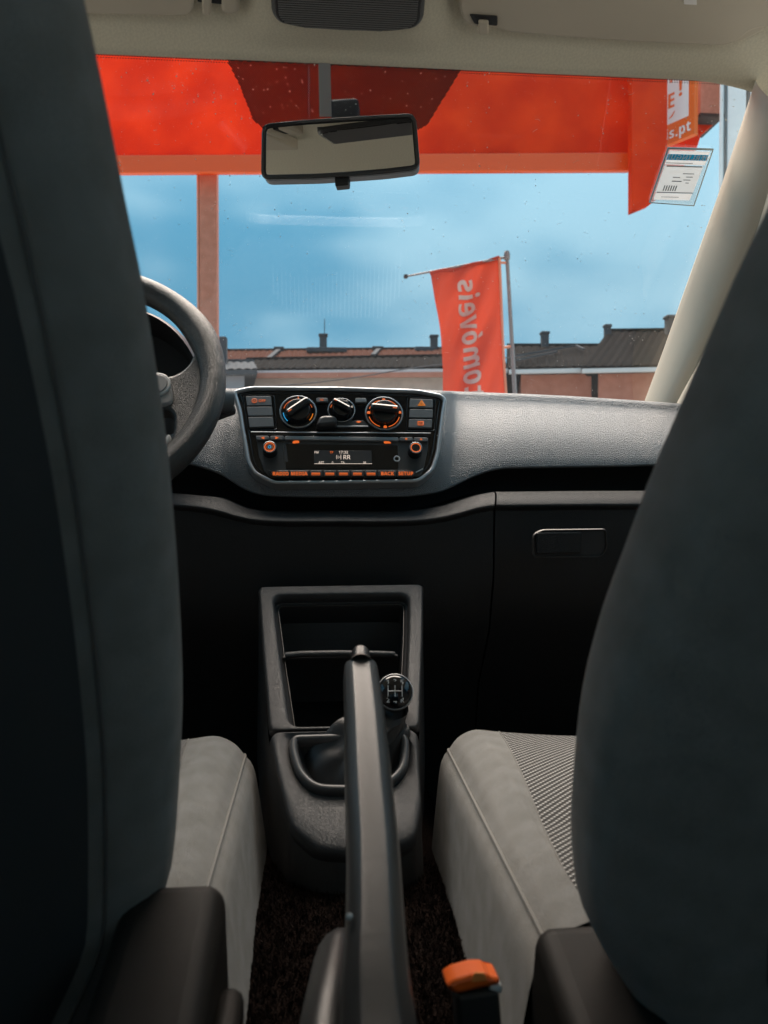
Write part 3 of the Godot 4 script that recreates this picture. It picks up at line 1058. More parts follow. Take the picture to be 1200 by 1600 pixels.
func dot(v: PackedVector3Array, idx: PackedInt32Array, c: Vector2, r: float, lift: float):
	var s := v.size()
	for i in 6:
		var a := TAU * i / 6
		v.append(on_glass(c.x + cos(a) * r, c.y + sin(a) * r, lift))
	for i in range(1, 5):
		idx.append_array([s, s + i + 1, s + i])

# outlines on the visor plane whose far corners reach back to their full depth
func deep(a: Array, far := 0.17) -> PackedVector2Array:
	var p := pts2(a)
	for i in p.size():
		if p[i].y > 0.085:
			p[i].y = far
	return p

func make_overhead():
	var T := frame(Vector3(0, 1.3339, -0.92), Vector3(1, 0, 0), Vector3(0, 0.2254, 0.9743))
	var r := thing("sun_visor", "beige sun visor folded up above the passenger side", "sun visor", T, "sun visors")
	var p := rounded(deep([0.1141, 0.1082, 0.1226, 0.0471, 0.1336, 0.0252, 0.1461, 0.0215, 0.1703, 0.022, 0.1827, 0.0164, 0.2663, 0.013, 0.359, 0.0109, 0.443, 0.0111, 0.4563, 0.0186, 0.464, 0.0358, 0.4817, 0.0423, 0.5103, 0.0458, 0.4594, 0.1295]), 0.006, 4)
	put(plate(p, -0.012, 0.004, 0.006), M.visor, "visor_board", r)
	put(plate(rounded(pts2([0.1358, 0.0411, 0.1677, 0.0404, 0.1706, 0.0274, 0.1579, 0.0284, 0.144, 0.0285]), 0.002, 3), 0.0045, 0.006, 0.0008), M.rubber, "clip_slot", r)
	put(plate(rounded(pts2([0.147, 0.0357, 0.1586, 0.0355, 0.1621, 0.0188, 0.1504, 0.0181]), 0.002, 3), 0.002, 0.010, 0.002), M.visor, "clip_tongue", r)
	var e := put(plate(rounded(pts2([0.4431, 0.014, 0.4519, 0.024, 0.4591, 0.0392, 0.4778, 0.0439, 0.4838, 0.0333, 0.4719, 0.0214, 0.4602, 0.0111]), 0.004, 3), -0.012, -0.001, 0.003), M.visor, "hinge_cover", r)
	e.name = "hinge_cover"
	put(plate(pts2([0.3621, 0.0848, 0.376, 0.0856, 0.3845, 0.068, 0.3699, 0.0679]), 0.0042, 0.0050, 0.0003), M.sign_white, "care_label", r)
	var l := thing("sun_visor", "beige sun visor folded up above the steering wheel", "sun visor", T, "sun visors")
	put(plate(rounded(deep([-0.3143, 0.0818, -0.3363, 0.0162, -0.282, 0.0152, -0.2056, 0.0172, -0.1775, 0.0189, -0.169, 0.0245, -0.1644, 0.0407, -0.1567, 0.0915]), 0.008, 4), -0.012, 0.004, 0.006), M.visor, "visor_board", l)
	put(plate(rounded(pts2([-0.1575, 0.0689, -0.1627, 0.0342, -0.134, 0.0325, -0.1295, 0.0706]), 0.002, 3), -0.006, 0.0005, 0.001), M.rubber, "clip_slot", l)
	put(plate(rounded(pts2([-0.1529, 0.0692, -0.159, 0.0217, -0.1493, 0.0214, -0.1415, 0.0699]), 0.003, 3), -0.004, 0.006, 0.003), M.visor, "clip_tongue", l)
	put(plate(rounded(pts2([-0.1329, 0.0704, -0.1377, 0.0247, -0.1268, 0.0219, -0.118, 0.0259, -0.1135, 0.0716]), 0.004, 3), -0.008, 0.004, 0.004), M.visor, "clip_base", l)
	var d := thing("reading_lamp", "dark ribbed reading lamp set in the beige overhead console", "ceiling lamp", T)
	var q := rounded(deep([-0.0812, 0.0888, -0.0817, 0.0365, -0.0746, 0.025, -0.0507, 0.0195, -0.0006, 0.0181, 0.0498, 0.0202, 0.0767, 0.0262, 0.0847, 0.038, 0.0809, 0.0987], 0.105), 0.008, 5)
	put(plate(q, -0.004, 0.014, 0.003), M.satin, "lamp_frame", d)
	var inner := offset(q, -0.0035) if area2(q) > 0 else offset(q, -0.0035)
	put(plate(inner, 0.013, 0.0155, 0.001), M.lens, "lamp_lens", d)
	var lo := inner[0]
	var hi := inner[0]
	for k in inner:
		lo = lo.min(k)
		hi = hi.max(k)
	for k in 26:
		var y := hi.y - (hi.y - lo.y) * (k + 1.4) / 27.0
		# where this rib meets the outline
		var xs := []
		for i in inner.size():
			var a := inner[i]
			var b := inner[(i + 1) % inner.size()]
			if (a.y - y) * (b.y - y) < 0:
				xs.append(lerpf(a.x, b.x, (y - a.y) / (b.y - a.y)))
		if xs.size() < 2:
			continue
		xs.sort()
		put(tube([Vector3(xs[0] + 0.004, y, 0.0155), Vector3(xs[-1] - 0.004, y, 0.0155)], [0.0009], 5), M.lens_rib, "lens_rib", d)

func make_mirror():
	var T := frame(Vector3(-0.0026, 1.2471, -1.02), Vector3(0.9857, 0.0197, 0.1676), Vector3(-0.0194, 0.9998, -0.0033))
	var m := thing("rear_view_mirror", "rear view mirror in a thin black frame on the windscreen", "mirror", T)
	var p := rounded(pts2([-0.0997, 0.0328, -0.0513, 0.0347, 0.0229, 0.0351, 0.0953, 0.0346, 0.0997, -0.034, 0.0542, -0.0371, -0.028, -0.0382, -0.1021, -0.0358]), 0.011, 6)
	p = offset(p, 0.0 )
	put(plate(p, -0.013, 0.006, 0.005), M.satin, "housing", m)
	put(moulding(p, [[-0.0012, 0.003], [0.0012, 0.0055], [0.0008, 0.0075], [-0.0016, 0.0082], [-0.0034, 0.007]]), M.rim_grey, "frame_ring", m)
	put(plate(offset(p, -0.0048), 0.004, 0.0068, 0.0006), M.mirror, "mirror_glass", m)
	put(plate(rounded(pts2([-0.0089, -0.0319, 0.01, -0.0314, 0.0089, -0.0475, -0.0084, -0.0482]), 0.002, 3), -0.012, 0.003, 0.002), M.rubber, "dimming_tab", m)
	put(plate(rounded(pts2([-0.0166, 0.074, 0.0212, 0.0739, 0.016, 0.0209, -0.0135, 0.0227]), 0.006, 4), -0.045, -0.018, 0.005), M.satin, "mount_foot", m)

func make_permit():
	# papers in a clear pocket stuck to the glass, their print facing the street
	var p := thing("permit_pocket", "small clear pocket with white and teal papers stuck on the windscreen", "permit", GLASS)
	var q := pts2([0.4342, -0.1005, 0.4962, -0.1, 0.507, -0.1897, 0.4402, -0.1866])
	put(plate(q, 0.003, 0.0045, 0.0003), M.film, "pocket", p)
	put(moulding(q, [[0.0006, 0.003], [0.0006, 0.0052], [-0.0012, 0.0052]]), M.film_edge, "pocket_edge", p)
	var o := Vector2(0.4342, -0.1005)
	var ux := (Vector2(0.4962, -0.1) - o)
	var uy := (Vector2(0.4402, -0.1866) - o)
	var at := func(a: float, b: float) -> Vector2: return o + ux * a + uy * b
	var sheet := func(a0: float, b0: float, a1: float, b1: float, z: float, m: Material, n: String):
		put(plate(PackedVector2Array([at.call(a0, b0), at.call(a1, b0), at.call(a1, b1), at.call(a0, b1)]), z, z + 0.0003, 0.0001), m, n, p)
	sheet.call(0.05, 0.04, 0.95, 0.28, 0.0048, M.paper, "header_paper")
	sheet.call(0.03, 0.095, 0.94, 0.195, 0.0053, M.teal, "teal_band")
	sheet.call(0.05, 0.30, 0.93, 0.80, 0.0048, M.paper_grey, "certificate")
	sheet.call(0.06, 0.81, 0.92, 0.94, 0.0048, M.paper, "foot_paper")
	sheet.call(0.1, 0.295, 0.9, 0.315, 0.0053, M.grey_trim, "fold_line")
	sheet.call(0.08, 0.785, 0.93, 0.80, 0.0053, M.grey_trim, "fold_line")
	var c: Vector2 = at.call(0.5, 0.147)
	var t := print_at("VERLINGUE", Vector3(c.x, c.y, 0.0058), 0.0068, M.paper, "lettering", p, 800, 1.15, true)
	t.name = "lettering"
	var lines := [[0.18, 0.245, 0.8, 0.0022], [0.58, 0.43, 0.34, 0.003], [0.66, 0.49, 0.2, 0.003], [0.36, 0.50, 0.22, 0.003], [0.62, 0.545, 0.22, 0.003], [0.38, 0.57, 0.3, 0.004], [0.68, 0.6, 0.1, 0.003], [0.3, 0.875, 0.55, 0.002]]
	for e in lines:
		sheet.call(e[0] - e[2] * 0.15, e[1], e[0] + e[2] * 0.6, e[1] + e[3] / 0.09 * 0.35, 0.0053, M.ink, "print_line")
	for k in 6:
		sheet.call(0.2 + k * 0.055, 0.66, 0.225 + k * 0.055, 0.76, 0.0053, M.ink, "print_line")

# ---------------------------------------------------------------- dashboard

func make_dashboard():
	var D := thing("dashboard", "grained grey dashboard with a dark lower tier and glovebox", "dashboard")
	# upper pad: top edge and lower edge of its face, column by column
	var top := [Vector3(-0.7566, 0.967, -1.255), Vector3(-0.459, 0.9723, -1.255), Vector3(-0.3443, 0.9736, -1.255), Vector3(-0.2863, 0.9742, -1.255), Vector3(-0.2278, 0.9749, -1.255), Vector3(-0.1886, 0.9754, -1.255), Vector3(-0.1597, 0.9691, -1.215), Vector3(-0.1406, 0.9712, -1.215), Vector3(-0.1071, 0.9726, -1.215), Vector3(-0.0492, 0.9732, -1.215), Vector3(0.0004, 0.9728, -1.215), Vector3(0.0582, 0.9725, -1.215), Vector3(0.1074, 0.9721, -1.215), Vector3(0.1571, 0.9697, -1.215), Vector3(0.1859, 0.9745, -1.255), Vector3(0.22, 0.9734, -1.255), Vector3(0.2667, 0.9724, -1.255), Vector3(0.319, 0.9709, -1.255), Vector3(0.3822, 0.9685, -1.255), Vector3(0.4459, 0.965, -1.255), Vector3(0.5101, 0.9615, -1.255), Vector3(0.5694, 0.9579, -1.255), Vector3(0.6292, 0.9533, -1.255), Vector3(0.6785, 0.9485, -1.255)]
	var bot := [Vector3(-0.6967, 0.8705, -1.15), Vector3(-0.4237, 0.8719, -1.15), Vector3(-0.3185, 0.8679, -1.15), Vector3(-0.2653, 0.8618, -1.15), Vector3(-0.2117, 0.8511, -1.15), Vector3(-0.1758, 0.8394, -1.15), Vector3(-0.1557, 0.8275, -1.148), Vector3(-0.139, 0.8174, -1.143), Vector3(-0.1115, 0.8082, -1.138), Vector3(-0.0572, 0.8055, -1.135), Vector3(-0.0017, 0.8055, -1.135), Vector3(0.0523, 0.8056, -1.135), Vector3(0.0988, 0.8065, -1.138), Vector3(0.1405, 0.8121, -1.143), Vector3(0.162, 0.8197, -1.148), Vector3(0.1898, 0.8329, -1.15), Vector3(0.2212, 0.8442, -1.15), Vector3(0.2517, 0.8481, -1.15), Vector3(0.3094, 0.8492, -1.15), Vector3(0.3675, 0.8504, -1.15), Vector3(0.4261, 0.8515, -1.15), Vector3(0.4802, 0.8536, -1.15), Vector3(0.5348, 0.8557, -1.15), Vector3(0.5747, 0.8559, -1.15)]
	var tops: Array = spline(top, 4)
	var bots: Array = spline(bot, 4)
	var rows := []
	for i in tops.size():
		var t: Vector3 = tops[i]
		var b: Vector3 = bots[i]
		var row := PackedVector3Array()
		row.append(Vector3(t.x * 1.08, 0.94, -1.63))
		row.append(Vector3(t.x * 1.02, t.y - 0.004, -1.42))
		row.append(t + Vector3(0, -0.0015, -0.08))
		row.append(t + Vector3(0, 0.0, -0.03))
		row.append(t + Vector3(0, -0.0006, -0.012))
		row.append(t + Vector3(0, -0.003, -0.004))
		row.append(t + Vector3(0, -0.008, 0.001))
		row.append(t + Vector3(0, -0.014, 0.003))
		for k in range(1, 8):
			var q := k / 8.0
			row.append((t + Vector3(0, -0.014, 0.003)).lerp(b, q) + Vector3(0, 0, 0.018 * sin(q * PI)))
		row.append(b)
		row.append(b + Vector3(0, -0.0025, -0.003))
		row.append(b + Vector3(0, -0.003, -0.010))
		row.append(b + Vector3(0, -0.003, -0.010))
		row.append(b + Vector3(0, 0.004, -0.09))
		rows.append(row)
	put(grid(rows), M.dash, "upper_pad", D)
	# open shelf and the tier under it, split at the glovebox
	var lt := [Vector3(-0.6799, 0.8121, -1.12), Vector3(-0.3798, 0.8106, -1.12), Vector3(-0.2507, 0.8089, -1.12), Vector3(-0.1984, 0.8054, -1.12), Vector3(-0.1677, 0.8018, -1.12), Vector3(-0.1457, 0.7929, -1.12), Vector3(-0.1236, 0.7858, -1.12), Vector3(-0.0837, 0.783, -1.12), Vector3(-0.0021, 0.7829, -1.12), Vector3(0.0603, 0.7828, -1.12), Vector3(0.1059, 0.7846, -1.12), Vector3(0.1426, 0.79, -1.12), Vector3(0.1703, 0.7982, -1.12), Vector3(0.1934, 0.8055, -1.12), Vector3(0.2193, 0.8106, -1.12)]
	var lb := [Vector3(-0.6684, 0.795, -1.1), Vector3(-0.3737, 0.7932, -1.1), Vector3(-0.2468, 0.7914, -1.1), Vector3(-0.1954, 0.7878, -1.1), Vector3(-0.1653, 0.7817, -1.1), Vector3(-0.1437, 0.7755, -1.1), Vector3(-0.122, 0.7711, -1.1), Vector3(-0.0827, 0.7683, -1.1), Vector3(-0.0026, 0.7682, -1.1), Vector3(0.0587, 0.768, -1.1), Vector3(0.1035, 0.7692, -1.1), Vector3(0.1396, 0.7732, -1.1), Vector3(0.1667, 0.7794, -1.1), Vector3(0.1894, 0.7857, -1.1), Vector3(0.2149, 0.7902, -1.1)]
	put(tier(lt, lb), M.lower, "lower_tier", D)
	var gt := [Vector3(0.2221, 0.8111, -1.12), Vector3(0.2445, 0.8111, -1.12), Vector3(0.3384, 0.8121, -1.12), Vector3(0.4479, 0.8126, -1.12), Vector3(0.5494, 0.8132, -1.12), Vector3(0.6179, 0.8132, -1.12)]
	var gb := [Vector3(0.2177, 0.7902, -1.1), Vector3(0.2396, 0.7901, -1.1), Vector3(0.3319, 0.791, -1.1), Vector3(0.4395, 0.7914, -1.1), Vector3(0.5392, 0.7918, -1.1), Vector3(0.6065, 0.7917, -1.1)]
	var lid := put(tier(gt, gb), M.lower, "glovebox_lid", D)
	# back of the shelf and the knee panel behind everything
	put(grid([PackedVector3Array([Vector3(-0.66, 0.90, -1.27), Vector3(0.66, 0.90, -1.27)]), PackedVector3Array([Vector3(-0.66, 0.3, -1.30), Vector3(0.66, 0.3, -1.30)])]), M.rubber, "shelf_back", D)
	# the glovebox latch
	var L := frame(Vector3(0, 0, -1.13), Vector3(1, 0, 0), Vector3(0, 0.9982, 0.0599))
	var well := rounded(pts2([0.2577, 0.7551, 0.2703, 0.7613, 0.359, 0.762, 0.3606, 0.7367, 0.3535, 0.7249, 0.2592, 0.7246]), 0.005, 4)
	put(moulding(well, [[-0.0012, 0.0], [-0.0006, 0.0035], [0.0004, 0.0035], [0.0012, 0.0]]), M.latch_edge, "latch_rim", lid).transform = L.translated_local(Vector3(0, 0, 0.028))
	put(plate(offset(well, -0.001), -0.002, 0.001, 0.0005), M.rubber, "latch_well", lid).transform = L.translated_local(Vector3(0, 0, 0.028))
	put(plate(rounded(pts2([0.2613, 0.7587, 0.3251, 0.7594, 0.324, 0.7296, 0.2619, 0.729]), 0.004, 4), 0.0, 0.005, 0.002), M.lower, "latch_paddle", lid).transform = L.translated_local(Vector3(0, 0, 0.028))
	# ribbed mat in the tray on top of the pad, which the windscreen mirrors faintly
	var mat := put(plate(rounded(PackedVector2Array([Vector2(-0.125, 0.0), Vector2(0.125, 0.0), Vector2(0.105, 0.10), Vector2(0.085, 0.125), Vector2(-0.085, 0.125), Vector2(-0.105, 0.10)]), 0.02, 5), 0.0, 0.003, 0.001), M.vent_rib, "tray_mat", D)
	mat.transform = Transform3D(Vector3.RIGHT, Vector3(0, 0, -1), Vector3.UP, Vector3(0.0, 0.9665, -1.232))
	for k in 31:
		var x := -0.112 + k * 0.00747
		var long := 0.118 - maxf(0.0, absf(x) - 0.08) * 1.2
		put(rbox(Vector3(0.003, long, 0.003), 0.001, 1), M.mat_rib, "mat_rib", mat).position = Vector3(x, long / 2 + 0.003, 0.004)

func tier(a: Array, b: Array) -> ArrayMesh:
	var tops: Array = spline(a, 4)
	var bots: Array = spline(b, 4)
	var rows := []
	for i in tops.size():
		var t: Vector3 = tops[i]
		var q: Vector3 = bots[i]
		var row := PackedVector3Array()
		row.append(t + Vector3(0, -0.002, -0.16))
		row.append(t + Vector3(0, 0.0, -0.01))
		row.append(t + Vector3(0, -0.001, -0.003))
		row.append(t + Vector3(0, -0.004, 0.001))
		row.append(t.lerp(q, 0.5) + Vector3(0, 0, 0.001))
		row.append(q + Vector3(0, 0.003, -0.001))
		row.append(q)
		row.append(q + Vector3(0, -0.003, -0.003))
		row.append(q + Vector3(0, -0.006, -0.008))
		row.append(q + Vector3(0, -0.006, -0.008))
		row.append(q + Vector3(0, -0.10, -0.012))
		row.append(q + Vector3(0, -0.18, -0.04))
		row.append(q + Vector3(0, -0.28, -0.12))
		row.append(q + Vector3(0, -0.49, -0.18))
		rows.append(row)
	# crisp ends of the piece
	var first := PackedVector3Array()
	var last := PackedVector3Array()
	for p in rows[0]:
		first.append(p + Vector3(0, 0, -0.02))
	for p in rows[-1]:
		last.append(p + Vector3(0, 0, -0.02))
	rows.push_front(rows[0].duplicate())
	rows.push_front(first)
	rows.append(rows[-1].duplicate())
	rows.append(last)
	return grid(rows)

func make_cluster():
	var c := thing("instrument_hood", "black curved hood of the instrument cluster behind the steering wheel", "instrument cluster")
	var rows := []
	var o := Vector3(-0.3053, 0.955, -1.12)
	for e in [[0.0, 1.0], [0.012, 1.03], [0.03, 1.04], [0.10, 1.0], [0.2, 0.8]]:
		var row := PackedVector3Array()
		for i in 33:
			var t := PI * i / 32 - 0.0
			row.append(o + Vector3(cos(t) * 0.112 * e[1], sin(t) * 0.118 * e[1] - 0.01, -e[0]))
		rows.append(row)
	put(grid(rows), M.satin, "hood", c)
	var inner := []
	for e in [[0.0, 1.0], [0.006, 0.96], [0.09, 0.86]]:
		var row := PackedVector3Array()
		for i in 33:
			var t := PI * i / 32
			row.append(o + Vector3(cos(t) * 0.112 * e[1], sin(t) * 0.118 * e[1] - 0.01, -e[0] - 0.0))
		inner.append(row)
	put(grid(inner), M.rubber, "hood_lining", c)
	var f := PackedVector2Array()
	for i in 33:
		f.append(Vector2(cos(PI * i / 32) * 0.1, sin(PI * i / 32) * 0.104))
	put(plate(f, 0.0, 0.004, 0.001), M.rubber, "dial_face", c).position = o + Vector3(0, -0.01, -0.09)
	box_at(Vector3(0.20, 0.1, 0.05), 0.01, o + Vector3(-0.03, -0.062, -0.075), M.satin, "hood_base", c)
	var s := thing("wiper_stalk", "small grey control stalk end between steering wheel and centre panel", "control stalk")
	put(tube([Vector3(-0.194, 0.9384, -1.04), Vector3(-0.1723, 0.9329, -1.06), Vector3(-0.1611, 0.9309, -1.07), Vector3(-0.1513, 0.9305, -1.08)], [0.010, 0.010, 0.012, 0.012], 10, true, 1.4), M.key, "lever", s)
	put(tube([Vector3(-0.1957, 0.9082, -1.05), Vector3(-0.1702, 0.911, -1.075), Vector3(-0.1502, 0.9225, -1.1)], [0.008], 8), M.rubber, "lever_foot", s)

func make_wheel():
	var T := frame(Vector3(-0.3129, 0.9339, -0.95), Vector3(1, 0, 0), Vector3(0, 0.8829, -0.4695))
	var w := thing("steering_wheel", "dark grained steering wheel partly hidden by the driver's seat", "steering wheel", T)
	var R := 0.1572
	var rows := []
	for i in 97:
		var t := TAU * i / 96
		var deg := rad_to_deg(t)
		if deg > 180:
			deg -= 360
		# grips are thicker at about two and ten o'clock
		var g := 1.0 + 0.16 * exp(-pow((absf(absf(deg - 90) - 62)) / 14.0, 2))
		var c := Vector3(cos(t), sin(t), 0)
		var row := PackedVector3Array()
		for k in 24:
			var a := TAU * k / 24
			var rr := 0.0153 * g
			var groove := 1.0 - 0.10 * exp(-pow((wrapf(a - 2.1, -PI, PI)) / 0.2, 2))
			row.append(c * (R + cos(a) * rr * 1.0 * groove) + Vector3(0, 0, sin(a) * rr * 1.15 * groove))
		rows.append(row)
	put(grid(rows, true), M.wheel, "rim", w)
	# hub with airbag cover
	put(plate(rounded(PackedVector2Array([Vector2(-0.075, 0.05), Vector2(0.075, 0.05), Vector2(0.06, -0.06), Vector2(-0.06, -0.06)]), 0.03, 6), -0.05, -0.004, 0.012), M.wheel, "hub", w)
	for s in [1.0, -1.0]:
		var web := pts2([0.1354, 0.0539, 0.1282, 0.0279, 0.1186, 0.0156, 0.1072, 0.0098, 0.0512, 0.0099, 0.0569, -0.0422, 0.108, -0.0346, 0.1158, -0.0416, 0.1187, -0.059, 0.1159, -0.0779, 0.1128, -0.0914, 0.1294, -0.0964, 0.1429, -0.0777, 0.1493, -0.043, 0.1493, 0.0021, 0.1439, 0.0396])
		var ins := pts2([0.0516, 0.0062, 0.1012, 0.0107, 0.1094, 0.0016, 0.1137, -0.0148, 0.115, -0.0309, 0.0746, -0.0402, 0.0567, -0.0404])
		var pod := pts2([0.0587, 0.0082, 0.0998, 0.0106, 0.1092, 0.0034, 0.1116, -0.0076, 0.1067, -0.0185, 0.0948, -0.024, 0.0624, -0.0262])
		var brk := pts2([0.1128, -0.0914, 0.1173, -0.0779, 0.1138, -0.0694, 0.1067, -0.078, 0.093, -0.1048, 0.0875, -0.1196, 0.0978, -0.1261])
		if s < 0:
			for arr in [web, ins, pod, brk]:
				for i in arr.size():
					arr[i].x = -arr[i].x
		put(plate(rounded(web, 0.012, 4), -0.016, 0.004, 0.006), M.wheel, "spoke_cover", w)
		var sp := put(plate(rounded(ins, 0.006, 4), -0.004, 0.008, 0.003), M.alu_dark, "spoke_insert", w)
		put(plate(rounded(pod, 0.008, 4), 0.0075, 0.0105, 0.0015), M.alu, "switch_pad", sp)
		put(plate(offset(rounded(pod, 0.008, 4), -0.0035), 0.010, 0.0118, 0.001), M.alu_dark, "switch_face", sp)
		put(plate(rounded(brk, 0.004, 3), -0.006, 0.006, 0.003), M.alu, "lower_spoke", w)

# ---------------------------------------------------------------- centre panel

var PANEL := frame(Vector3(-0.0013, 0.8879, -1.15), Vector3(1, 0, 0), Vector3(0, 0.9135, -0.4067))

func key_cap(p: PackedVector2Array, parent: Node, mat: Material, z0 := 0.003, z1 := 0.0065, called := "button") -> MeshInstance3D:
	return put(plate(rounded(p, 0.0018, 3), z0, z1, 0.001), mat, called, parent)

func make_climate():
	var c := thing("climate_panel", "glossy black heater panel in a silver frame with three round knobs", "control panel", PANEL)
	var outline := rounded(pts2([-0.1557, 0.0754, -0.1309, 0.0828, -0.0095, 0.0839, 0.1138, 0.081, 0.151, 0.0737, 0.1592, 0.066, 0.152, 0.0278, 0.1433, -0.0231, 0.1332, -0.052, 0.1119, -0.0703, 0.0073, -0.073, -0.0929, -0.0741, -0.1209, -0.0588, -0.1304, -0.0418, -0.1392, 0.0042, -0.1462, 0.0442]), 0.008, 5)
	put(moulding(outline, [[0.0012, -0.014], [0.0012, 0.002], [0.0004, 0.0045], [-0.0015, 0.0056], [-0.0036, 0.005], [-0.0048, 0.0025], [-0.0052, 0.0]]), M.silver, "frame", c)
	put(plate(offset(outline, -0.004), -0.012, 0.0012, 0.0006), M.gloss, "fascia", c)
	put(moulding(offset(outline, -0.0085), [[0.0, 0.001], [0.0, 0.0024], [-0.0008, 0.0030], [-0.0022, 0.001]]), M.bevel_black, "inner_step", c)
	# a thin bright line divides heater and radio
	put(tube([PANEL.affine_inverse() * Vector3(-0.1283, 0.896, -1.147), PANEL.affine_inverse() * Vector3(0.1307, 0.8959, -1.147)], [0.0009], 6), M.silver, "divider", c)
	# switch banks
	var caps := [[-0.1368, 0.0658, -0.0997, 0.0663, -0.0984, 0.0506, -0.1344, 0.0497], [-0.1344, 0.0481, -0.0979, 0.049, -0.0962, 0.0335, -0.132, 0.0326], [-0.132, 0.031, -0.0961, 0.0319, -0.0944, 0.0155, -0.1295, 0.0137], [0.1044, 0.0648, 0.1389, 0.0636, 0.138, 0.0488, 0.1027, 0.0489], [0.1031, 0.0468, 0.1379, 0.0471, 0.1366, 0.0319, 0.1015, 0.0321], [0.1014, 0.03, 0.136, 0.03, 0.1342, 0.0153, 0.0998, 0.0155]]
	var made := []
	for k in caps.size():
		made.append(key_cap(pts2(caps[k]), c, M.key, 0.0015, 0.0058, "switch"))
	for e in [[-0.1407, 0.069, -0.0951, 0.0696, -0.0902, 0.0119, -0.133, 0.0095], [0.1007, 0.0687, 0.1429, 0.0669, 0.1387, 0.0116, 0.0963, 0.0112]]:
		put(moulding(rounded(pts2(e), 0.003, 3), [[0.0, 0.001], [0.0002, 0.0032], [-0.0008, 0.0036], [-0.0016, 0.0012]]), M.bevel_black, "switch_frame", c)
	lamp_text(made[0], "OFF", Vector2(-0.1125, 0.058), 0.0042, 0.0062)
	lamp_text(made[0], "A", Vector2(-0.1236, 0.0579), 0.0036, 0.0062)
	put(moulding(circle(Vector2(-0.1236, 0.0579), 0.0036, 20), [[0.0, 0.006], [0.0003, 0.0064], [-0.0005, 0.0064]]), M.amber, "symbol_light", made[0])
	var tri := pts2([0.1153, 0.0523, 0.1215, 0.0617, 0.1267, 0.0525])
	put(moulding(tri, [[0.0, 0.006], [0.0002, 0.0064], [-0.0010, 0.0064], [-0.0012, 0.006]]), M.yellow_glow, "hazard_light", made[3])
	put(moulding(offset(tri, -0.0019), [[0.0, 0.006], [0.0, 0.0064], [-0.0006, 0.0064]]), M.yellow_glow, "hazard_light", made[3])
	var dm := pts2([0.1139, 0.0258, 0.1225, 0.0259, 0.1221, 0.0194, 0.1136, 0.0194])
	put(moulding(dm, [[0.0, 0.006], [0.0002, 0.0064], [-0.0008, 0.0064], [-0.001, 0.006]]), M.amber, "demister_light", made[5])
	for k in 3:
		put(tube([Vector3(0, -0.0016, 0), Vector3(0, 0.0016, 0)], [0.0003], 5), M.amber, "demister_light", made[5]).position = v3(Vector2(0.118, 0.0226), 0.0064) + Vector3((k - 1) * 0.002, 0, 0)
	# three knobs: temperature, fan, air direction
	dial(c, Vector2(-0.0602, 0.0413), 0.0275, 38.0, "temperature", M)
	dial(c, Vector2(0.0028, 0.0447), 0.0205, -32.0, "fan", M)
	dial(c, Vector2(0.0653, 0.0399), 0.0285, -6.0, "air", M)
	# two small oblong keys, the recirculation slider
	var ac := key_cap(pts2([-0.0341, 0.0649, -0.0172, 0.0651, -0.0163, 0.058, -0.0341, 0.0573]), c, M.key, 0.001, 0.005, "small_button")
	lamp_text(ac, "AC", Vector2(-0.0257, 0.0612), 0.003, 0.0054)
	key_cap(pts2([0.0234, 0.0655, 0.0395, 0.0652, 0.0403, 0.0581, 0.0233, 0.0579]), c, M.key_light, 0.001, 0.005, "small_button")
	put(plate(rounded(pts2([-0.0081, 0.0253, 0.0274, 0.0288, 0.0349, 0.0289, 0.0431, 0.0193, 0.0421, 0.0172, -0.0054, 0.0163]), 0.002, 3), 0.001, 0.0026, 0.0006), M.satin, "slider_plate", c)
	put(tube([v3(Vector2(-0.0035, 0.0184), 0.003), v3(Vector2(0.0412, 0.0182), 0.003)], [0.0011], 6), M.silver, "slider_rail", c)
	put(plate(rounded(pts2([-0.0341, 0.0145, -0.0295, 0.0272, -0.0239, 0.0299, -0.0099, 0.03, -0.0044, 0.0264, -0.0045, 0.0157, -0.0286, 0.0124]), 0.004, 4), 0.002, 0.016, 0.004), M.satin, "slider_grip", c)
	put(plate(rounded(pts2([0.0236, 0.0261, 0.0274, 0.0279, 0.032, 0.0262, 0.0273, 0.0243]), 0.0008, 3), 0.0026, 0.003, 0.0002), M.amber, "recirculation_light", c)
	for e in [Vector2(-0.1337, 0.0022), Vector2(-0.0653, 0.0016), Vector2(-0.0378, 0.0029), Vector2(0, 0.0021), Vector2(0.1421, 0.0052)]:
		put(lathe([[0.0, 0.0006], [0.0006, 0.0003], [0.0007, 0.0]], 7), M.dust, "dust_grain", c).position = v3(e, 0.0013)

func v3(p: Vector2, z: float) -> Vector3:
	return Vector3(p.x, p.y, z)

func lamp_text(parent: Node, s: String, at: Vector2, h: float, z: float, mat: Material = null, weight := 500):
	return print_at(s, v3(at, z), h, mat if mat else M.amber, "legend_light", parent, weight)

func arc(c: Vector2, r: float, a0: float, a1: float, z: float, w: float) -> ArrayMesh:
	var p := []
	for i in 17:
		var t := deg_to_rad(lerpf(a0, a1, i / 16.0))
		p.append(Vector3(c.x + cos(t) * r, c.y + sin(t) * r, z))
	return tube(p, [w], 6)

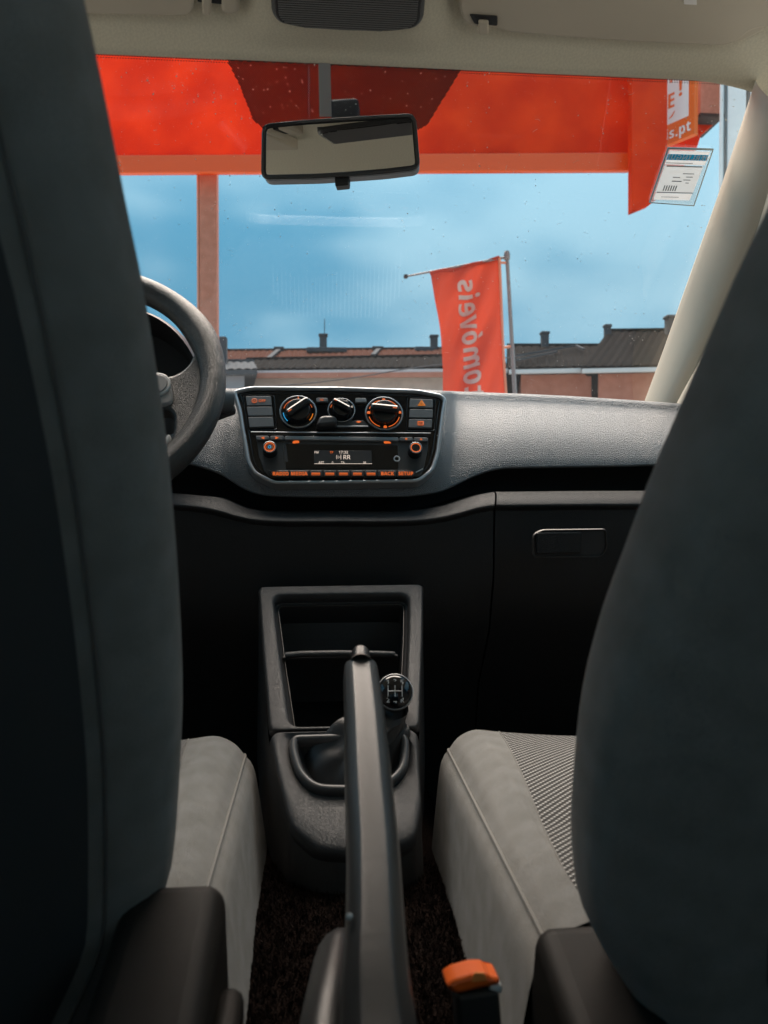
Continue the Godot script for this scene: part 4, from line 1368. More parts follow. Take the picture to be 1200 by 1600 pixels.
func dial(c: Node3D, at: Vector2, r: float, turn: float, kind: String, _m: Dictionary):
	var k := put(lathe([[r, 0.0], [r, 0.003], [r * 0.97, 0.0042], [r * 0.92, 0.0042], [r * 0.89, 0.0030]], 48), M.dial_ring, "dial_ring", c)
	k.position = v3(at, 0.001)
	var f := put(lathe([[0.0, 0.0024], [r * 0.9, 0.0024]], 40), M.gloss, "dial_face", k)
	f.position = Vector3.ZERO
	var knob := put(lathe([[0.0, 0.0125], [r * 0.56, 0.0125], [r * 0.62, 0.0115], [r * 0.655, 0.008], [r * 0.68, 0.002]], 40), M.knob, "knob", c)
	knob.position = v3(at, 0.001)
	var w := r * 0.2
	var grip := rounded(PackedVector2Array([Vector2(-r * 0.74, -w), Vector2(r * 0.74, -w), Vector2(r * 0.74, w), Vector2(-r * 0.74, w)]), w * 0.9, 5)
	var g := put(plate(grip, 0.010, 0.022, 0.0035), M.knob, "grip", knob)
	g.rotation_degrees.z = turn
	var tick := put(plate(rrect(-r * 0.52 if kind != "air" else r * 0.5, 0.0, r * 0.22, w * 0.3, 0.0005, 3), 0.0215, 0.0225, 0.0002), M.amber_dim, "pointer_light", knob)
	tick.rotation_degrees.z = turn
	if kind == "temperature":
		put(arc(at, r * 0.78, 100, 165, 0.0040, 0.0006), M.amber_dim, "dial_light", k).position = -k.position
		put(arc(at, r * 0.78, 185, 225, 0.0040, 0.0007), M.blue_glow, "dial_light", k).position = -k.position
		put(arc(at, r * 0.78, -40, -8, 0.0040, 0.0007), M.yellow_glow, "dial_light", k).position = -k.position
		put(arc(at, r * 0.78, 20, 40, 0.0040, 0.0005), M.amber_dim, "dial_light", k).position = -k.position
		put(plate(rrect(0.0, r * 0.8, 0.0016, 0.006, 0.0004, 3), 0.003, 0.0042, 0.0002), M.amber, "dial_light", k)
	elif kind == "fan":
		for e in [["1", 128], ["2", 100], ["3", 62], ["4", 22]]:
			var t := deg_to_rad(e[1])
			print_at(e[0], Vector3(cos(t) * r * 0.8, sin(t) * r * 0.8, 0.003), 0.0032, M.white_glow, "figure_light", k, 500)
		put(arc(at, r * 0.8, 135, 165, 0.0038, 0.0006), M.amber_dim, "dial_light", k).position = -k.position
	else:
		for e in [[20, 75], [105, 160], [195, 252], [285, 345]]:
			put(arc(at, r * 0.8, e[0], e[1], 0.0040, 0.00055), M.amber, "dial_light", k).position = -k.position
		for e in [90, 178, 272, 4]:
			var t := deg_to_rad(e)
			var s := put(plate(rounded(PackedVector2Array([Vector2(-0.0026, -0.0016), Vector2(0.0026, -0.0016), Vector2(0.002, 0.002), Vector2(-0.002, 0.002)]), 0.001, 3), 0.003, 0.0042, 0.0003), M.amber, "symbol_light", k)
			s.position = Vector3(cos(t) * r * 0.8, sin(t) * r * 0.8, 0)

func make_radio():
	var r := thing("car_radio", "black car radio with small lit display, two knobs and orange legends", "radio", PANEL)
	put(plate(rounded(pts2([-0.1191, -0.0008, -0.0009, -0.0011, 0.1285, -0.0023, 0.1266, -0.0201, 0.1184, -0.0521, 0.1124, -0.0622, -0.0016, -0.0645, -0.0967, -0.0647, -0.1068, -0.0548, -0.1156, -0.0286]), 0.004, 4), 0.0012, 0.0040, 0.001), M.satin, "face", r)
	# top row
	var p := key_cap(pts2([-0.12, -0.0003, -0.1009, -0.0002, -0.1007, -0.0069, -0.1189, -0.0076]), r, M.key, 0.003, 0.0075)
	var n := key_cap(pts2([-0.0995, -0.0002, -0.0799, 0, -0.0798, -0.0068, -0.0994, -0.0069]), r, M.key, 0.003, 0.0075)
	for e in [[p, Vector2(-0.1099, -0.0039), -1.0], [n, Vector2(-0.0899, -0.0037), 1.0]]:
		var c: Vector2 = e[1]
		put(plate(PackedVector2Array([c + Vector2(-0.0022 * e[2], -0.0022), c + Vector2(0.0026 * e[2], 0), c + Vector2(-0.0022 * e[2], 0.0022)]), 0.0072, 0.0080, 0.0002), M.amber, "arrow_light", e[0])
	key_cap(pts2([-0.079, 0, -0.0009, -0.0005, 0.0845, -0.001, 0.0843, -0.0073, -0.001, -0.0068, -0.0789, -0.0063]), r, M.key_light, 0.003, 0.007, "disc_slot_bar")
	for e in [[0.0859, -0.001, 0.1056, -0.0011, 0.1053, -0.0074, 0.0857, -0.0073], [0.107, -0.0012, 0.1276, -0.0015, 0.1273, -0.0081, 0.1067, -0.0077]]:
		var b := key_cap(pts2(e), r, M.key, 0.003, 0.0075)
		var q := pts2(e)
		put(plate(circle((q[0] + q[2]) / 2, 0.0016, 10), 0.0072, 0.0079, 0.0002), M.amber, "legend_light", b)
	for e in [[-0.0679, -0.0088, -0.0652, -0.0069, -0.0588, -0.0067, -0.0579, -0.0098, -0.0674, -0.0111], [0.0628, -0.0079, 0.0647, -0.0067, 0.0712, -0.0074, 0.0739, -0.0098, 0.0637, -0.0102]]:
		put(plate(rounded(pts2(e), 0.001, 3), 0.0042, 0.0056, 0.0003), M.amber, "indicator_light", r)
	# display
	put(plate(rounded(pts2([-0.0779, -0.0119, 0.0831, -0.013, 0.0825, -0.0512, -0.0764, -0.0517]), 0.002, 3), 0.0038, 0.0048, 0.0004), M.gloss, "display_glass", r)
	var d := put(plate(pts2([-0.0368, -0.022, 0.0448, -0.0221, 0.0452, -0.0431, -0.0368, -0.0435]), 0.0046, 0.0052, 0.0002), M.screen, "display_screen", r)
	for e in [["FM", Vector2(-0.0336, -0.0256), 0.0034, 0], ["TP", Vector2(-0.0122, -0.0255), 0.0032, 1], ["17:32", Vector2(0.0048, -0.0252), 0.0040, 0], ["RR", Vector2(0.0092, -0.0331), 0.0066, 0], ["AST", Vector2(-0.0268, -0.0417), 0.0028, 0], ["0", Vector2(-0.0109, -0.0419), 0.0026, 0], ["TA", Vector2(0.0036, -0.0417), 0.0028, 0], ["M", Vector2(0.0347, -0.0416), 0.0026, 0]]:
		lamp_text(d, e[0], e[1], e[2], 0.0054, M.amber if e[3] else M.white_glow, 500)
	for k in 3:
		put(arc(Vector2(0.001, -0.0331), 0.002 + k * 0.0022, 150, 210, 0.0056, 0.00028), M.white_glow, "signal_light", d)
	put(tube([v3(Vector2(0.001, -0.0295), 0.0056), v3(Vector2(0.001, -0.0367), 0.0056)], [0.0004], 5), M.white_glow, "signal_light", d)
	put(tube([v3(Vector2(-0.0368, -0.0437), 0.0055), v3(Vector2(0.0452, -0.0433), 0.0055)], [0.0003], 5), M.white_glow, "display_light", d)
	# knobs
	for e in [[Vector2(-0.099, -0.0244), 0], [Vector2(0.1073, -0.0244), 1]]:
		var k := put(lathe([[0.0, 0.0150], [0.0072, 0.0150], [0.0088, 0.0146], [0.0098, 0.0125], [0.0104, 0.0]], 32), M.knob, "knob", r)
		k.position = v3(e[0], 0.004)
		put(lathe([[0.0090, 0.0138], [0.0092, 0.0154], [0.0080, 0.0157], [0.0076, 0.0148]], 32), M.dial_ring, "knob_ring", k)
		put(lathe([[0.0074, 0.0149], [0.0072, 0.0156], [0.0062, 0.0156], [0.006, 0.0149]], 32), M.amber, "ring_light", k)
		if e[1] == 0:
			put(lathe([[0.0026, 0.0149], [0.0025, 0.0154], [0.0016, 0.0154], [0.0015, 0.0149]], 20), M.blue_glow, "power_light", k)
			put(lathe([[0.0046, 0.0149], [0.0045, 0.0153], [0.0040, 0.0153]], 20), M.amber_dim, "ring_light", k)
	put(plate(rounded(pts2([-0.0811, -0.014, -0.0765, -0.014, -0.0734, -0.0406, -0.0779, -0.0411]), 0.001, 3), 0.0042, 0.005, 0.0003), M.rubber, "card_slot", r)
	put(tube([v3(Vector2(-0.0811, -0.0145), 0.005), v3(Vector2(-0.0779, -0.0411), 0.005)], [0.0005], 5), M.latch_edge, "slot_edge", r)
	put(lathe([[0.0048, 0.0], [0.0047, 0.0018], [0.0038, 0.0022], [0.003, 0.0012], [0.0028, -0.001]], 24), M.alu, "headphone_socket", r).position = v3(Vector2(0.0809, -0.0353), 0.0042)
	# bottom row
	var row := ["RADIO", "MEDIA", "", "", "", "", "", "BACK", "SETUP"]
	var quads := [[-0.1005, -0.0558, -0.0723, -0.0557, -0.0717, -0.0657, -0.0931, -0.0657], [-0.0709, -0.0557, -0.0449, -0.0556, -0.0448, -0.0651, -0.0708, -0.0657], [-0.0431, -0.0556, -0.0259, -0.0555, -0.026, -0.0651, -0.043, -0.0651], [-0.0237, -0.0555, -0.006, -0.0555, -0.0061, -0.065, -0.0237, -0.0651], [-0.0042, -0.0555, 0.013, -0.0554, 0.0129, -0.065, -0.0043, -0.065], [0.0153, -0.0554, 0.0326, -0.0554, 0.0323, -0.0649, 0.0151, -0.065], [0.0348, -0.0554, 0.0517, -0.0553, 0.0514, -0.0649, 0.0346, -0.0649], [0.0535, -0.0553, 0.0792, -0.0552, 0.0783, -0.0648, 0.0533, -0.0649], [0.081, -0.0552, 0.1053, -0.0551, 0.1031, -0.0648, 0.0802, -0.0648]]
	for k in row.size():
		var q := pts2(quads[k])
		var b := key_cap(q, r, M.satin, 0.003, 0.0085)
		var mid := (q[0] + q[1] + q[2] + q[3]) / 4.0
		if row[k] != "":
			lamp_text(b, row[k], mid + Vector2(0.001 if k == 0 else 0.0, -0.0004), 0.0052, 0.0088, null, 600)
		else:
			put(plate(rrect(mid.x, mid.y + 0.0002, 0.0125, 0.0013, 0.0004, 3), 0.0084, 0.0092, 0.0002), M.amber, "bar_light", b)
			put(plate(rrect(mid.x, mid.y - 0.0022, 0.0125, 0.0012, 0.0004, 3), 0.0084, 0.0088, 0.0002), M.amber_dim, "bar_light", b)
	put(tube([v3(Vector2(-0.1023, -0.0548), 0.006), v3(Vector2(-0.0015, -0.0551), 0.006), v3(Vector2(0.1082, -0.0536), 0.006)], [0.0006], 5), M.latch_edge, "ledge", r)
	put(tube([v3(Vector2(0.1071, -0.0572), 0.006), v3(Vector2(0.1175, -0.0515), 0.006)], [0.0009], 5), M.alu, "ledge_end", r)

# ---------------------------------------------------------------- centre console, levers and seats

var CONSOLE := frame(Vector3(0, 0.5857, -0.955), Vector3(1, 0, 0), Vector3(0, 0.605, -0.7962))

func make_console():
	var c := thing("centre_console", "grained black centre console with an open tray below the dashboard", "console")
	var outer := resample(rounded(pts2([-0.1137, 0.1572, 0.112, 0.1593, 0.1006, 0.0578, 0.0828, -0.0788, -0.0875, -0.0783, -0.1026, 0.051]), 0.006, 4), 120)
	var inner := resample(rounded(pts2([-0.0914, 0.1372, 0.088, 0.1383, 0.0824, 0.0748, 0.0642, -0.0748, -0.062, -0.0739, -0.0772, 0.0295]), 0.014, 6), 120)
	var f := put(band(outer, inner, [[0.0, -0.012], [0.0, -0.003], [0.06, 0.002], [0.2, 0.0045], [0.75, 0.0045], [0.92, 0.002], [1.0, -0.004], [1.0, -0.012]]), M.black_grain, "tray_frame", c)
	f.transform = CONSOLE
	# the tray behind the frame
	var rows := []
	for e in [[0.0, -0.010], [-0.003, -0.013], [-0.004, -0.018], [-0.006, -0.05], [-0.010, -0.125], [-0.011, -0.13]]:
		var row := PackedVector3Array()
		for q in offset(inner, e[0]):
			row.append(Vector3(q.x, q.y, e[1]))
		rows.append(row)
	var floor_row := PackedVector3Array()
	for q in inner:
		floor_row.append(Vector3(0, 0.03, -0.131))
	rows.append(rows[-1].duplicate())
	rows.append(floor_row)
	put(grid(rows, true), M.rubber, "tray_lining", c).transform = CONSOLE
	put(moulding(offset(inner, -0.004), [[0.0004, -0.013], [0.0, -0.0115], [-0.0008, -0.0118]]), M.latch_edge, "tray_edge", c).transform = CONSOLE
	put(tube([Vector3(-0.0723, 0.606, -0.99), Vector3(-0.0539, 0.6083, -0.985), Vector3(-0.0057, 0.6087, -0.983), Vector3(0.0454, 0.6067, -0.985), Vector3(0.0627, 0.6046, -0.99)], [0.0042], 8), M.black_grain, "tray_lip", c)
	box_at(Vector3(0.145, 0.004, 0.09), 0.0015, Vector3(-0.0044, 0.5961, -1.035), M.rubber, "tray_shelf", c, Vector3(-8, 0, 0))
	put(plate(rounded(pts2([-0.053, -0.0167, 0.0458, -0.0191, 0.0427, -0.0671, -0.0434, -0.0648]), 0.003, 3), -0.085, -0.078, 0.002), M.satin, "cup_plate", c).transform = CONSOLE
	# gaiter surround
	var o2 := resample(rounded(pts2([-0.0882, -0.0792, 0.0828, -0.0797, 0.0778, -0.1288, 0.0758, -0.1762, 0.0666, -0.2153, 0.0362, -0.2275, -0.0023, -0.2287, -0.033, -0.2236, -0.0612, -0.1969, -0.0773, -0.1334]), 0.011, 5), 120)
	var i2 := resample(rounded(pts2([-0.0624, -0.0859, 0.0662, -0.0853, 0.0685, -0.0998, 0.0642, -0.1331, 0.0411, -0.1556, -0.0003, -0.1588, -0.0371, -0.1561, -0.0555, -0.1364, -0.0639, -0.1042]), 0.014, 5), 120)
	put(band(o2, i2, [[0.0, -0.02], [0.0, -0.010], [0.05, -0.002], [0.15, 0.003], [0.4, 0.004], [0.7, 0.0015], [0.95, 0.0005], [1.0, -0.004]]), M.black_grain, "gaiter_surround", c).transform = CONSOLE
	put(moulding(i2, [[0.001, -0.003], [0.0005, 0.004], [-0.0015, 0.0075], [-0.0045, 0.0085], [-0.0075, 0.0065], [-0.009, 0.001], [-0.0095, -0.006]]), M.ring_black, "gaiter_ring", c).transform = CONSOLE
	var tray := []
	var i3 := offset(i2, -0.0095)
	for e in [[0.0, -0.004], [-0.004, -0.012], [-0.012, -0.02], [-0.019, -0.026]]:
		var row := PackedVector3Array()
		for q in offset(i3, e[0]):
			row.append(Vector3(q.x, q.y, e[1]))
		tray.append(row)
	put(grid(tray, true), M.black_grain, "gaiter_tray", c).transform = CONSOLE
	# outer body dropping to the tunnel
	var body := rounded(pts2([-0.1137, 0.1572, 0.112, 0.1593, 0.1006, 0.0578, 0.0828, -0.0788, 0.0778, -0.1288, 0.0758, -0.1762, 0.0644, -0.2111, 0.0362, -0.2275, -0.0023, -0.2287, -0.0304, -0.2224, -0.0613, -0.1928, -0.0773, -0.1334, -0.0882, -0.0792, -0.1026, 0.051]), 0.012, 5)
	var low := []
	for e in [[0.0, 0.0], [0.25, 0.0005], [0.75, 0.003], [0.75, 0.003], [0.76, -0.001], [0.76, -0.001], [1.0, 0.002]]:
		var row := PackedVector3Array()
		for q in offset(body, e[1]):
			var p := CONSOLE * Vector3(q.x, q.y, -0.009)
			p.y = lerpf(p.y, 0.375, e[0])
			row.append(p)
		low.append(row)
	put(grid(low, true), M.black_grain, "console_body", c)
	put(tube([Vector3(-0.0498, 0.429, -0.8), Vector3(-0.0017, 0.4325, -0.79)], [0.0012], 6), M.red_seam, "base_seam", c)

func make_gear_lever():
	var base := CONSOLE * Vector3(0.0, -0.118, -0.03)
	var k := Vector3(0.0532, 0.5847, -0.88)
	var g := thing("gear_lever", "gear lever with round glossy knob and black leather gaiter", "gear lever")
	var face := Vector3(-0.06, 0.38, 0.92).normalized()
	var ux := Vector3(1, 0, 0.06).normalized()
	var uy := face.cross(ux).normalized()
	ux = uy.cross(face)
	var T := Transform3D(ux, uy, face, k)
	var knob := put(lathe([[0.0, 0.0065], [0.006, 0.0062], [0.011, 0.0052], [0.0155, 0.0036], [0.0178, 0.0018], [0.0185, 0.0]], 40), M.gloss, "knob_cap", g)
	knob.transform = T
	put(lathe([[0.0185, -0.001], [0.0190, 0.0014], [0.0199, 0.0014], [0.0204, -0.0008], [0.0200, -0.003]], 48), M.silver, "knob_ring", g).transform = T
	put(lathe([[0.0201, -0.001], [0.0205, -0.006], [0.0198, -0.016], [0.0165, -0.028], [0.0125, -0.036], [0.0, -0.037]], 32), M.satin, "knob_body", g).transform = T
	for e in [["1", -0.0078, 0.0098], ["3", 0.0, 0.0105], ["5", 0.0078, 0.0098], ["2", -0.0078, -0.0098], ["4", 0.0, -0.0105], ["R", 0.0078, -0.0098]]:
		print_at(e[0], Vector3(e[1], e[2], 0.0050), 0.0052, M.print_white, "gear_figure", knob, 600)
	for e in [[-0.0078, 0.0062, -0.0078, -0.0062], [0.0, 0.0062, 0.0, -0.0062], [0.0078, 0.0062, 0.0078, -0.0062], [-0.0078, 0, 0.0078, 0]]:
		put(tube([Vector3(e[0], e[1], 0.0062), Vector3(e[2], e[3], 0.0062)], [0.0005], 5), M.print_white, "gate_line", knob)
	# leather gaiter: from the frame up round the stick, gathered in folds
	var hole := resample(rounded(pts2([-0.0544, -0.092, 0.0591, -0.0919, 0.061, -0.1038, 0.0576, -0.1282, 0.0375, -0.1479, 0, -0.1512, -0.0344, -0.1486, -0.0488, -0.1327, -0.0555, -0.1069]), 0.014, 5), 72)
	var axis := (k + Vector3(-0.002, -0.022, -0.012) - base)
	var rows := []
	for j in 17:
		var t := j / 16.0
		var row := PackedVector3Array()
		for i in 72:
			var a := TAU * i / 72
			var h := CONSOLE * Vector3(hole[i].x, hole[i].y, -0.026)
			var c := base + axis + (ux * (hole[i].x) + Vector3(0, 0.45, -0.9) * (hole[i].y + 0.118)).normalized() * 0.0185
			var s := pow(t, 1.05)
			var p := h.lerp(c, s)
			var mid := base + axis * s
			var fold := 1.0 + (0.24 * (1.0 - 2.0 * absf(sin(2.0 * a + 0.6))) + 0.10 * sin(7.0 * a + 5.0 * t)) * sin(PI * minf(1.0, t * 1.25)) - 0.10 * sin(PI * t)
			p = mid + (p - mid) * fold
			p += Vector3(0, 0.016, 0.004) * sin(PI * pow(t, 0.7)) + Vector3(0, 0.004, 0) * sin(t * 14.0 + a) * sin(PI * t)
			row.append(p)
		rows.append(row)
	put(grid(rows, true), M.boot, "gaiter", g)

func make_handbrake():
	var h := thing("handbrake", "raised grey handbrake lever with a black release button", "handbrake")
	var path := [Vector3(0.002, 0.6762, -0.622), Vector3(0.002, 0.671, -0.613), Vector3(0.0021, 0.6497, -0.562), Vector3(0.0014, 0.6268, -0.508), Vector3(0.001, 0.6059, -0.459), Vector3(-0.0007, 0.5889, -0.418), Vector3(-0.0025, 0.5744, -0.384), Vector3(-0.0025, 0.5614, -0.356), Vector3(-0.0034, 0.5515, -0.33), Vector3(-0.0052, 0.5386, -0.295)]
	var half := [0.0128, 0.0140, 0.0150, 0.0156, 0.0158, 0.0160, 0.0172, 0.0192, 0.021, 0.022]
	var sp: Array = spline(path, 4)
	var rows := []
	var dir: Vector3 = (path[0] - path[-1]).normalized()
	var up := Vector3.RIGHT.cross(dir).normalized()
	var rt := dir.cross(up).normalized()
	for j in sp.size():
		var w := table([[0, half[0]], [4, half[1]], [8, half[2]], [12, half[3]], [16, half[4]], [20, half[5]], [24, half[6]], [28, half[7]], [32, half[8]], [36, half[9]]], j)
		var hh := w * 0.95 + 0.002 + 0.00028 * j
		var row := PackedVector3Array()
		var shape := [Vector2(-0.40, 1.0), Vector2(0.0, 1.02), Vector2(0.40, 1.0), Vector2(0.52, 0.96), Vector2(0.86, 0.72), Vector2(0.97, 0.52), Vector2(1.0, 0.1), Vector2(0.95, -0.5), Vector2(0.7, -0.9), Vector2(0.0, -1.0), Vector2(-0.7, -0.9), Vector2(-0.95, -0.5), Vector2(-1.0, 0.1), Vector2(-0.97, 0.52), Vector2(-0.86, 0.72), Vector2(-0.52, 0.96)]
		var shrink := 1.0
		if j < 1:
			shrink = 0.86
		for q in shape:
			row.append(sp[j] + rt * q.x * w * shrink + up * (q.y - 1.0) * hh * (1.0 if j > 0 else 0.9) )
		rows.append(row)
	put(grid(rows, true, true), M.brake, "grip", h)
	var tip: Vector3 = path[0] - up * 0.0055 + dir * 0.009
	var b := put(lathe([[0.0, 0.0072], [0.0048, 0.0072], [0.0056, 0.0066], [0.0066, 0.0056], [0.0074, 0.0036], [0.0076, -0.012]], 24), M.button_black, "release_button", h)
	b.transform = Transform3D(rt, -up, dir, tip)
	put(lathe([[0.0076, -0.0085], [0.0086, -0.0085], [0.0092, -0.011]], 24), M.latch_edge, "button_collar", h).transform = Transform3D(rt, -up, dir, tip)
	# rounded plastic cover beside the lever's root
	var cover: Array = spline([Vector3(-0.0198, 0.5215, -0.5), Vector3(-0.0209, 0.5243, -0.485), Vector3(-0.0241, 0.5265, -0.455), Vector3(-0.0276, 0.5273, -0.425), Vector3(-0.031, 0.524, -0.395), Vector3(-0.0333, 0.519, -0.36)], 3)
	var cr := []
	for j in cover.size():
		var w := 0.0175 * smoothstep(-0.6, 3.0, float(j))
		var row := PackedVector3Array()
		for i in 18:
			var a := TAU * i / 18
			row.append(cover[j] + Vector3(cos(a) * w * 1.0 + 0.003, (sin(a) - 0.6) * w * 1.7, 0))
		cr.append(row)
	put(grid(cr, true, true), M.brake, "root_cover", h)
	put(tube([sp[30] + Vector3(0, -0.05, 0), sp[36] + Vector3(0, -0.08, 0.02)], [0.04, 0.05], 16), M.boot, "root_boot", h)
	put(lathe([[0.0, 0.0016], [0.0016, 0.001], [0.002, 0.0]], 10), M.alu, "rivet", h).transform = Transform3D(Basis.IDENTITY, Vector3(-0.015, 0.5827, -0.41))

func make_buckle():
	var o := Vector3(0.0577, 0.52, -0.45)
	var b := thing("belt_buckle", "seat belt buckle with a bright orange release button", "seat belt buckle", Transform3D(Basis.from_euler(Vector3(deg_to_rad(-8), 0, deg_to_rad(3))).scaled(Vector3.ONE * 0.88), o))
	put(rbox(Vector3(0.029, 0.085, 0.022), 0.004, 3), M.rubber, "housing", b).position = Vector3(0.002, -0.046, -0.004)
	put(plate(rounded(PackedVector2Array([Vector2(-0.019, 0.002), Vector2(-0.012, 0.0055), Vector2(0.001, 0.0075), Vector2(0.009, 0.0068), Vector2(0.0115, 0.0045), Vector2(0.0175, 0.0032), Vector2(0.0175, -0.001), Vector2(0.006, -0.002), Vector2(-0.012, -0.0045)]), 0.003, 4), -0.016, 0.006, 0.003), M.orange, "release_button", b)
	put(plate(rounded(PackedVector2Array([Vector2(-0.002, 0.0028), Vector2(0.0008, 0.0088), Vector2(0.0075, 0.0078), Vector2(0.009, 0.003)]), 0.001, 3), 0.0055, 0.0068, 0.0006), M.orange_pale, "button_mark", b)
	put(rbox(Vector3(0.009, 0.006, 0.018), 0.002, 2), M.alu, "latch_plate", b).position = Vector3(0.0145, -0.004, -0.004)

func make_seat(s: int):
	var who := "driver" if s < 0 else "passenger"
	var seat := thing("front_seat", "grey cloth driver's seat with a dark one-piece backrest" if s < 0 else "grey cloth passenger seat with knitted middle and dark one-piece backrest", "car seat", Transform3D.IDENTITY, "front seats")
	var cx := 0.365 * s
	# backrest: inner edge by height along the reclined back
	var edge: Array
	var T: Transform3D
	if s < 0:
		T = frame(Vector3(0, 0.55, -0.52), Vector3(1, 0, 0), Vector3(0, 0.9397, 0.342))
		edge = [[-0.30, 0.215], [-0.094, 0.168], [-0.004, 0.128], [0.017, 0.122], [0.06, 0.1165], [0.092, 0.113], [0.138, 0.109], [0.2, 0.107], [0.259, 0.107], [0.298, 0.108], [0.341, 0.111], [0.374, 0.114], [0.412, 0.119], [0.469, 0.126], [0.52, 0.134], [0.58, 0.15], [0.63, 0.175], [0.67, 0.21], [0.69, 0.26], [0.695, 0.30]]
	else:
		T = frame(Vector3(0, 0.55, -0.45), Vector3(1, 0, 0), Vector3(0, 0.9397, 0.342))
		edge = [[-0.30, 0.215], [-0.073, 0.164], [0.011, 0.1195], [0.024, 0.1155], [0.061, 0.109], [0.092, 0.1065], [0.134, 0.105], [0.162, 0.106], [0.199, 0.1105], [0.233, 0.117], [0.272, 0.1245], [0.3, 0.1315], [0.362, 0.147], [0.389, 0.155], [0.45, 0.175], [0.52, 0.195], [0.58, 0.21], [0.63, 0.235], [0.67, 0.27], [0.69, 0.31], [0.695, 0.33]]
	var rows := []
	var levels := 60
	var inner_at := func(v: float) -> float: return table(edge, v) + (0.003 if s < 0 else 0.0035 + 0.02 * clampf(v - 0.2, 0.0, 0.2))
	var sect := func(v: float, t: float) -> Vector3:
		var half: float = absf(cx) - inner_at.call(v)
		var thick := 0.066 * smoothstep(-0.60, -0.1, v) * (1.0 - 0.45 * smoothstep(0.45, 0.69, v))
		var c := cos(t)
		var n := sin(t)
		var e := 2.0 / 3.0
		return Vector3(cx + half * signf(c) * pow(absf(c), e), v, thick * signf(n) * pow(absf(n), e))
	for j in levels + 1:
		var v := lerpf(-0.30, 0.695, float(j) / levels)
		var row := PackedVector3Array()
		for i in 56:
			row.append(sect.call(v, TAU * i / 56))
		rows.append(row)
	put(grid(rows, true, true), M.seat, "backrest", seat).transform = T
	# rear shell, standing a little proud of the cloth with a rounded lip
	var pr := []
	for j in 41:
		var v := lerpf(-0.12, 0.52, j / 40.0)
		var fade := minf(smoothstep(0.0, 0.06, j / 40.0), smoothstep(1.0, 0.9, j / 40.0))
		var half: float = (absf(cx) - inner_at.call(v) - (0.028 if s < 0 else 0.07)) * (0.75 + 0.25 * fade)
		var row := PackedVector3Array()
		for i in 25:
			var q := -1.0 + 2.0 * i / 24
			var x: float = cx + half * q
			var full: float = absf(cx) - inner_at.call(v)
			var c := clampf(absf(x - cx) / full, 0.0, 1.0)
			var thick := 0.066 * smoothstep(-0.60, -0.1, v) * (1.0 - 0.45 * smoothstep(0.45, 0.69, v))
			var n := thick * pow(1.0 - pow(c, 3.0), 1.0 / 3.0)
			var lip := 1.0 - pow(absf(q), 14.0)
			row.append(Vector3(x, v, n + lerpf(-0.006, 0.007, lip * fade)))
		pr.append(row)
	put(grid(pr), M.seat_shell, "back_shell", seat).transform = T
	# stitched seam where the side panel meets the rear of the back
	for m in ([1.0, -1.0] if s < 0 else []):
		var seam := []
		for j in 41:
			var v := lerpf(-0.1, 0.6, j / 40.0)
			var p: Vector3 = sect.call(v, 0.62 if m * s < 0 else PI - 0.62)
			seam.append(p + Vector3(0, 0, 0.0006))
		put(tube(seam, [0.0011], 6), M.thread_dark, "seam", seat).transform = T
	# cushion
	var at := func(q: float, d: float) -> Vector3:
		# q: 0 skirt foot .. 0.3 seam .. 0.5 edge of the knit .. 1 centre line; inner half
		var xi := table([[0.0, 0.088], [0.12, 0.096], [0.22, 0.103], [0.27, 0.108], [0.3, 0.115], [0.36, 0.128], [0.42, 0.148], [0.5, lerpf(0.145, 0.182, (d - 0.5) / 0.45)], [0.7, 0.25], [1.0, 0.365]], q)
		var y := table([[0.0, 0.385], [0.12, 0.44], [0.22, 0.484], [0.27, 0.499], [0.3, 0.507], [0.36, 0.5195], [0.42, 0.526], [0.5, 0.523], [0.7, 0.517], [1.0, 0.513]], q)
		xi -= 0.012 * clampf((0.75 - d) / 0.3, 0.0, 1.0) * clampf(1.0 - q / 0.3, 0.0, 1.0)
		if q >= 0.3:
			y += 0.010 * sin(clampf((d - 0.66) / 0.30, 0.0, 1.0) * PI) * clampf((q - 0.3) / 0.12, 0, 1)
		y -= 0.0
		var r := 0.055
		var back := clampf((d - 0.905) / r, 0.0, 1.0)
		var fall := 1.0 - sqrt(1.0 - back * back)
		xi = lerpf(xi, maxf(xi, 0.115) , fall * 0.5) + 0.05 * fall * clampf(1.0 - (q - 0.3) / 0.5, 0.0, 1.0)
		y -= 0.05 * fall * clampf(q / 0.3, 0.0, 1.0)
		if s > 0:
			xi += 0.010 * clampf(1.0 - q / 0.45, 0.0, 1.0)
		return Vector3(xi * s, y, -d)
	var spans := [["side_panel", 0.0, 0.3, 14, M.seat], ["bolster", 0.3, 0.5, 14, M.seat], ["knitted_middle", 0.5, 1.0, 14, M.mesh_cloth]]
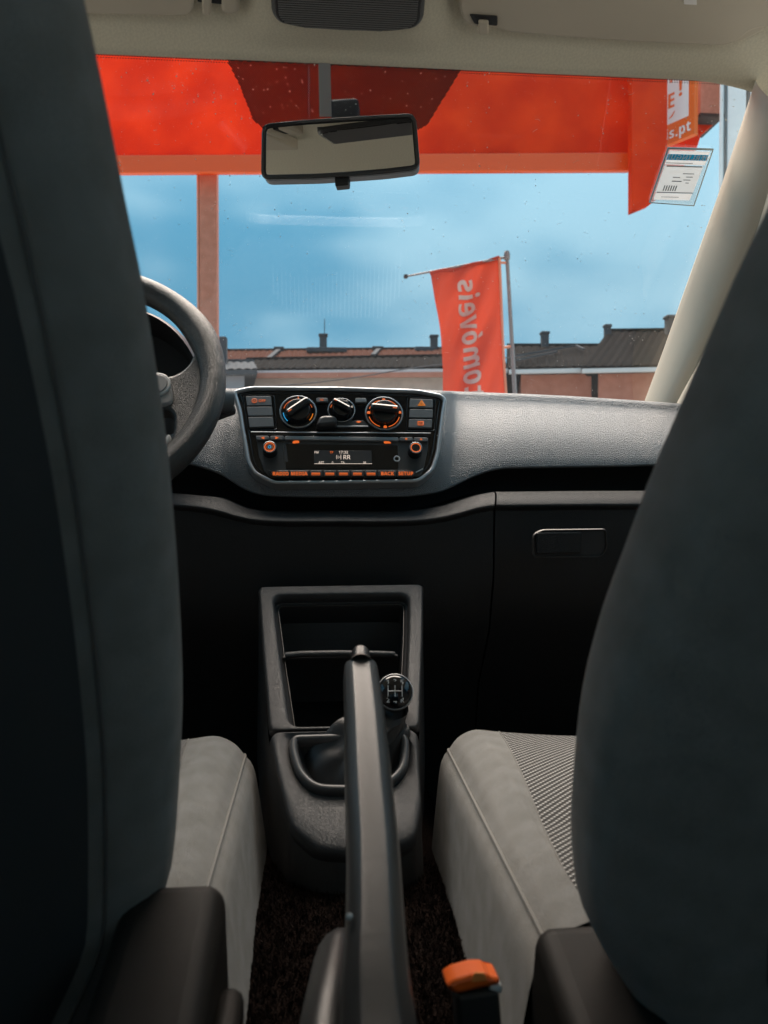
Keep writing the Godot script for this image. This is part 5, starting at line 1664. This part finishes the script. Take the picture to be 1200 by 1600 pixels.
	for e in spans:
		for m in [1.0, -1.0]:
			var g := []
			for j in 49:
				var d := lerpf(0.50, 0.96, pow(j / 48.0, 0.8))
				var row := PackedVector3Array()
				for i in int(e[3]) + 1:
					var p: Vector3 = at.call(lerpf(e[1], e[2], float(i) / e[3]), d)
					if m < 0:
						p.x = 2 * cx - p.x
					row.append(p)
				g.append(row)
			# front face, down to the frame
			var last: PackedVector3Array = g[-1]
			for f in [0.3, 1.0]:
				var row := PackedVector3Array()
				for p in last:
					row.append(Vector3(p.x, lerpf(p.y, 0.37, f), p.z + 0.01 * f))
				g.append(row)
			put(grid(g), e[4], e[0], seat)
	for m in [1.0, -1.0]:
		var line := []
		var line2 := []
		for j in 49:
			var d := lerpf(0.505, 0.955, j / 48.0)
			var p: Vector3 = at.call(0.3, d) + Vector3(0, 0.0006, 0)
			var p2: Vector3 = at.call(0.5, d) + Vector3(0, 0.0002, 0)
			if m < 0:
				p.x = 2 * cx - p.x
				p2.x = 2 * cx - p2.x
			line.append(p)
			line2.append(p2)
		put(tube(line, [0.0016], 6), M.thread, "piping", seat)
		put(tube(line2, [0.0008], 5), M.thread, "knit_seam", seat)
	box_at(Vector3(0.44, 0.12, 0.46), 0.02, Vector3(cx, 0.40, -0.68), M.rubber, "seat_frame", seat)
	# recliner covers at the hinge
	var rc := put(rbox(Vector3(0.062, 0.22, 0.15), 0.013, 4), M.recliner, "recliner_cover", seat)
	rc.transform = Transform3D(Basis.from_euler(Vector3(deg_to_rad(14), 0, 0)), Vector3(-0.119, 0.440, -0.452) if s < 0 else Vector3(0.137, 0.404, -0.452))
	var rd := put(rbox(Vector3(0.062, 0.22, 0.15), 0.02, 5), M.recliner, "recliner_cover", seat)
	rd.transform = Transform3D(Basis.from_euler(Vector3(deg_to_rad(14), 0, 0)), Vector3(2 * cx - s * 0.124, 0.437, -0.452))
	var lv := put(rbox(Vector3(0.016, 0.024, 0.05), 0.007, 3), M.recliner, "tilt_lever", seat)
	lv.position = Vector3(s * 0.082, 0.505, -0.44) if s < 0 else Vector3(s * 0.086, 0.47, -0.44)
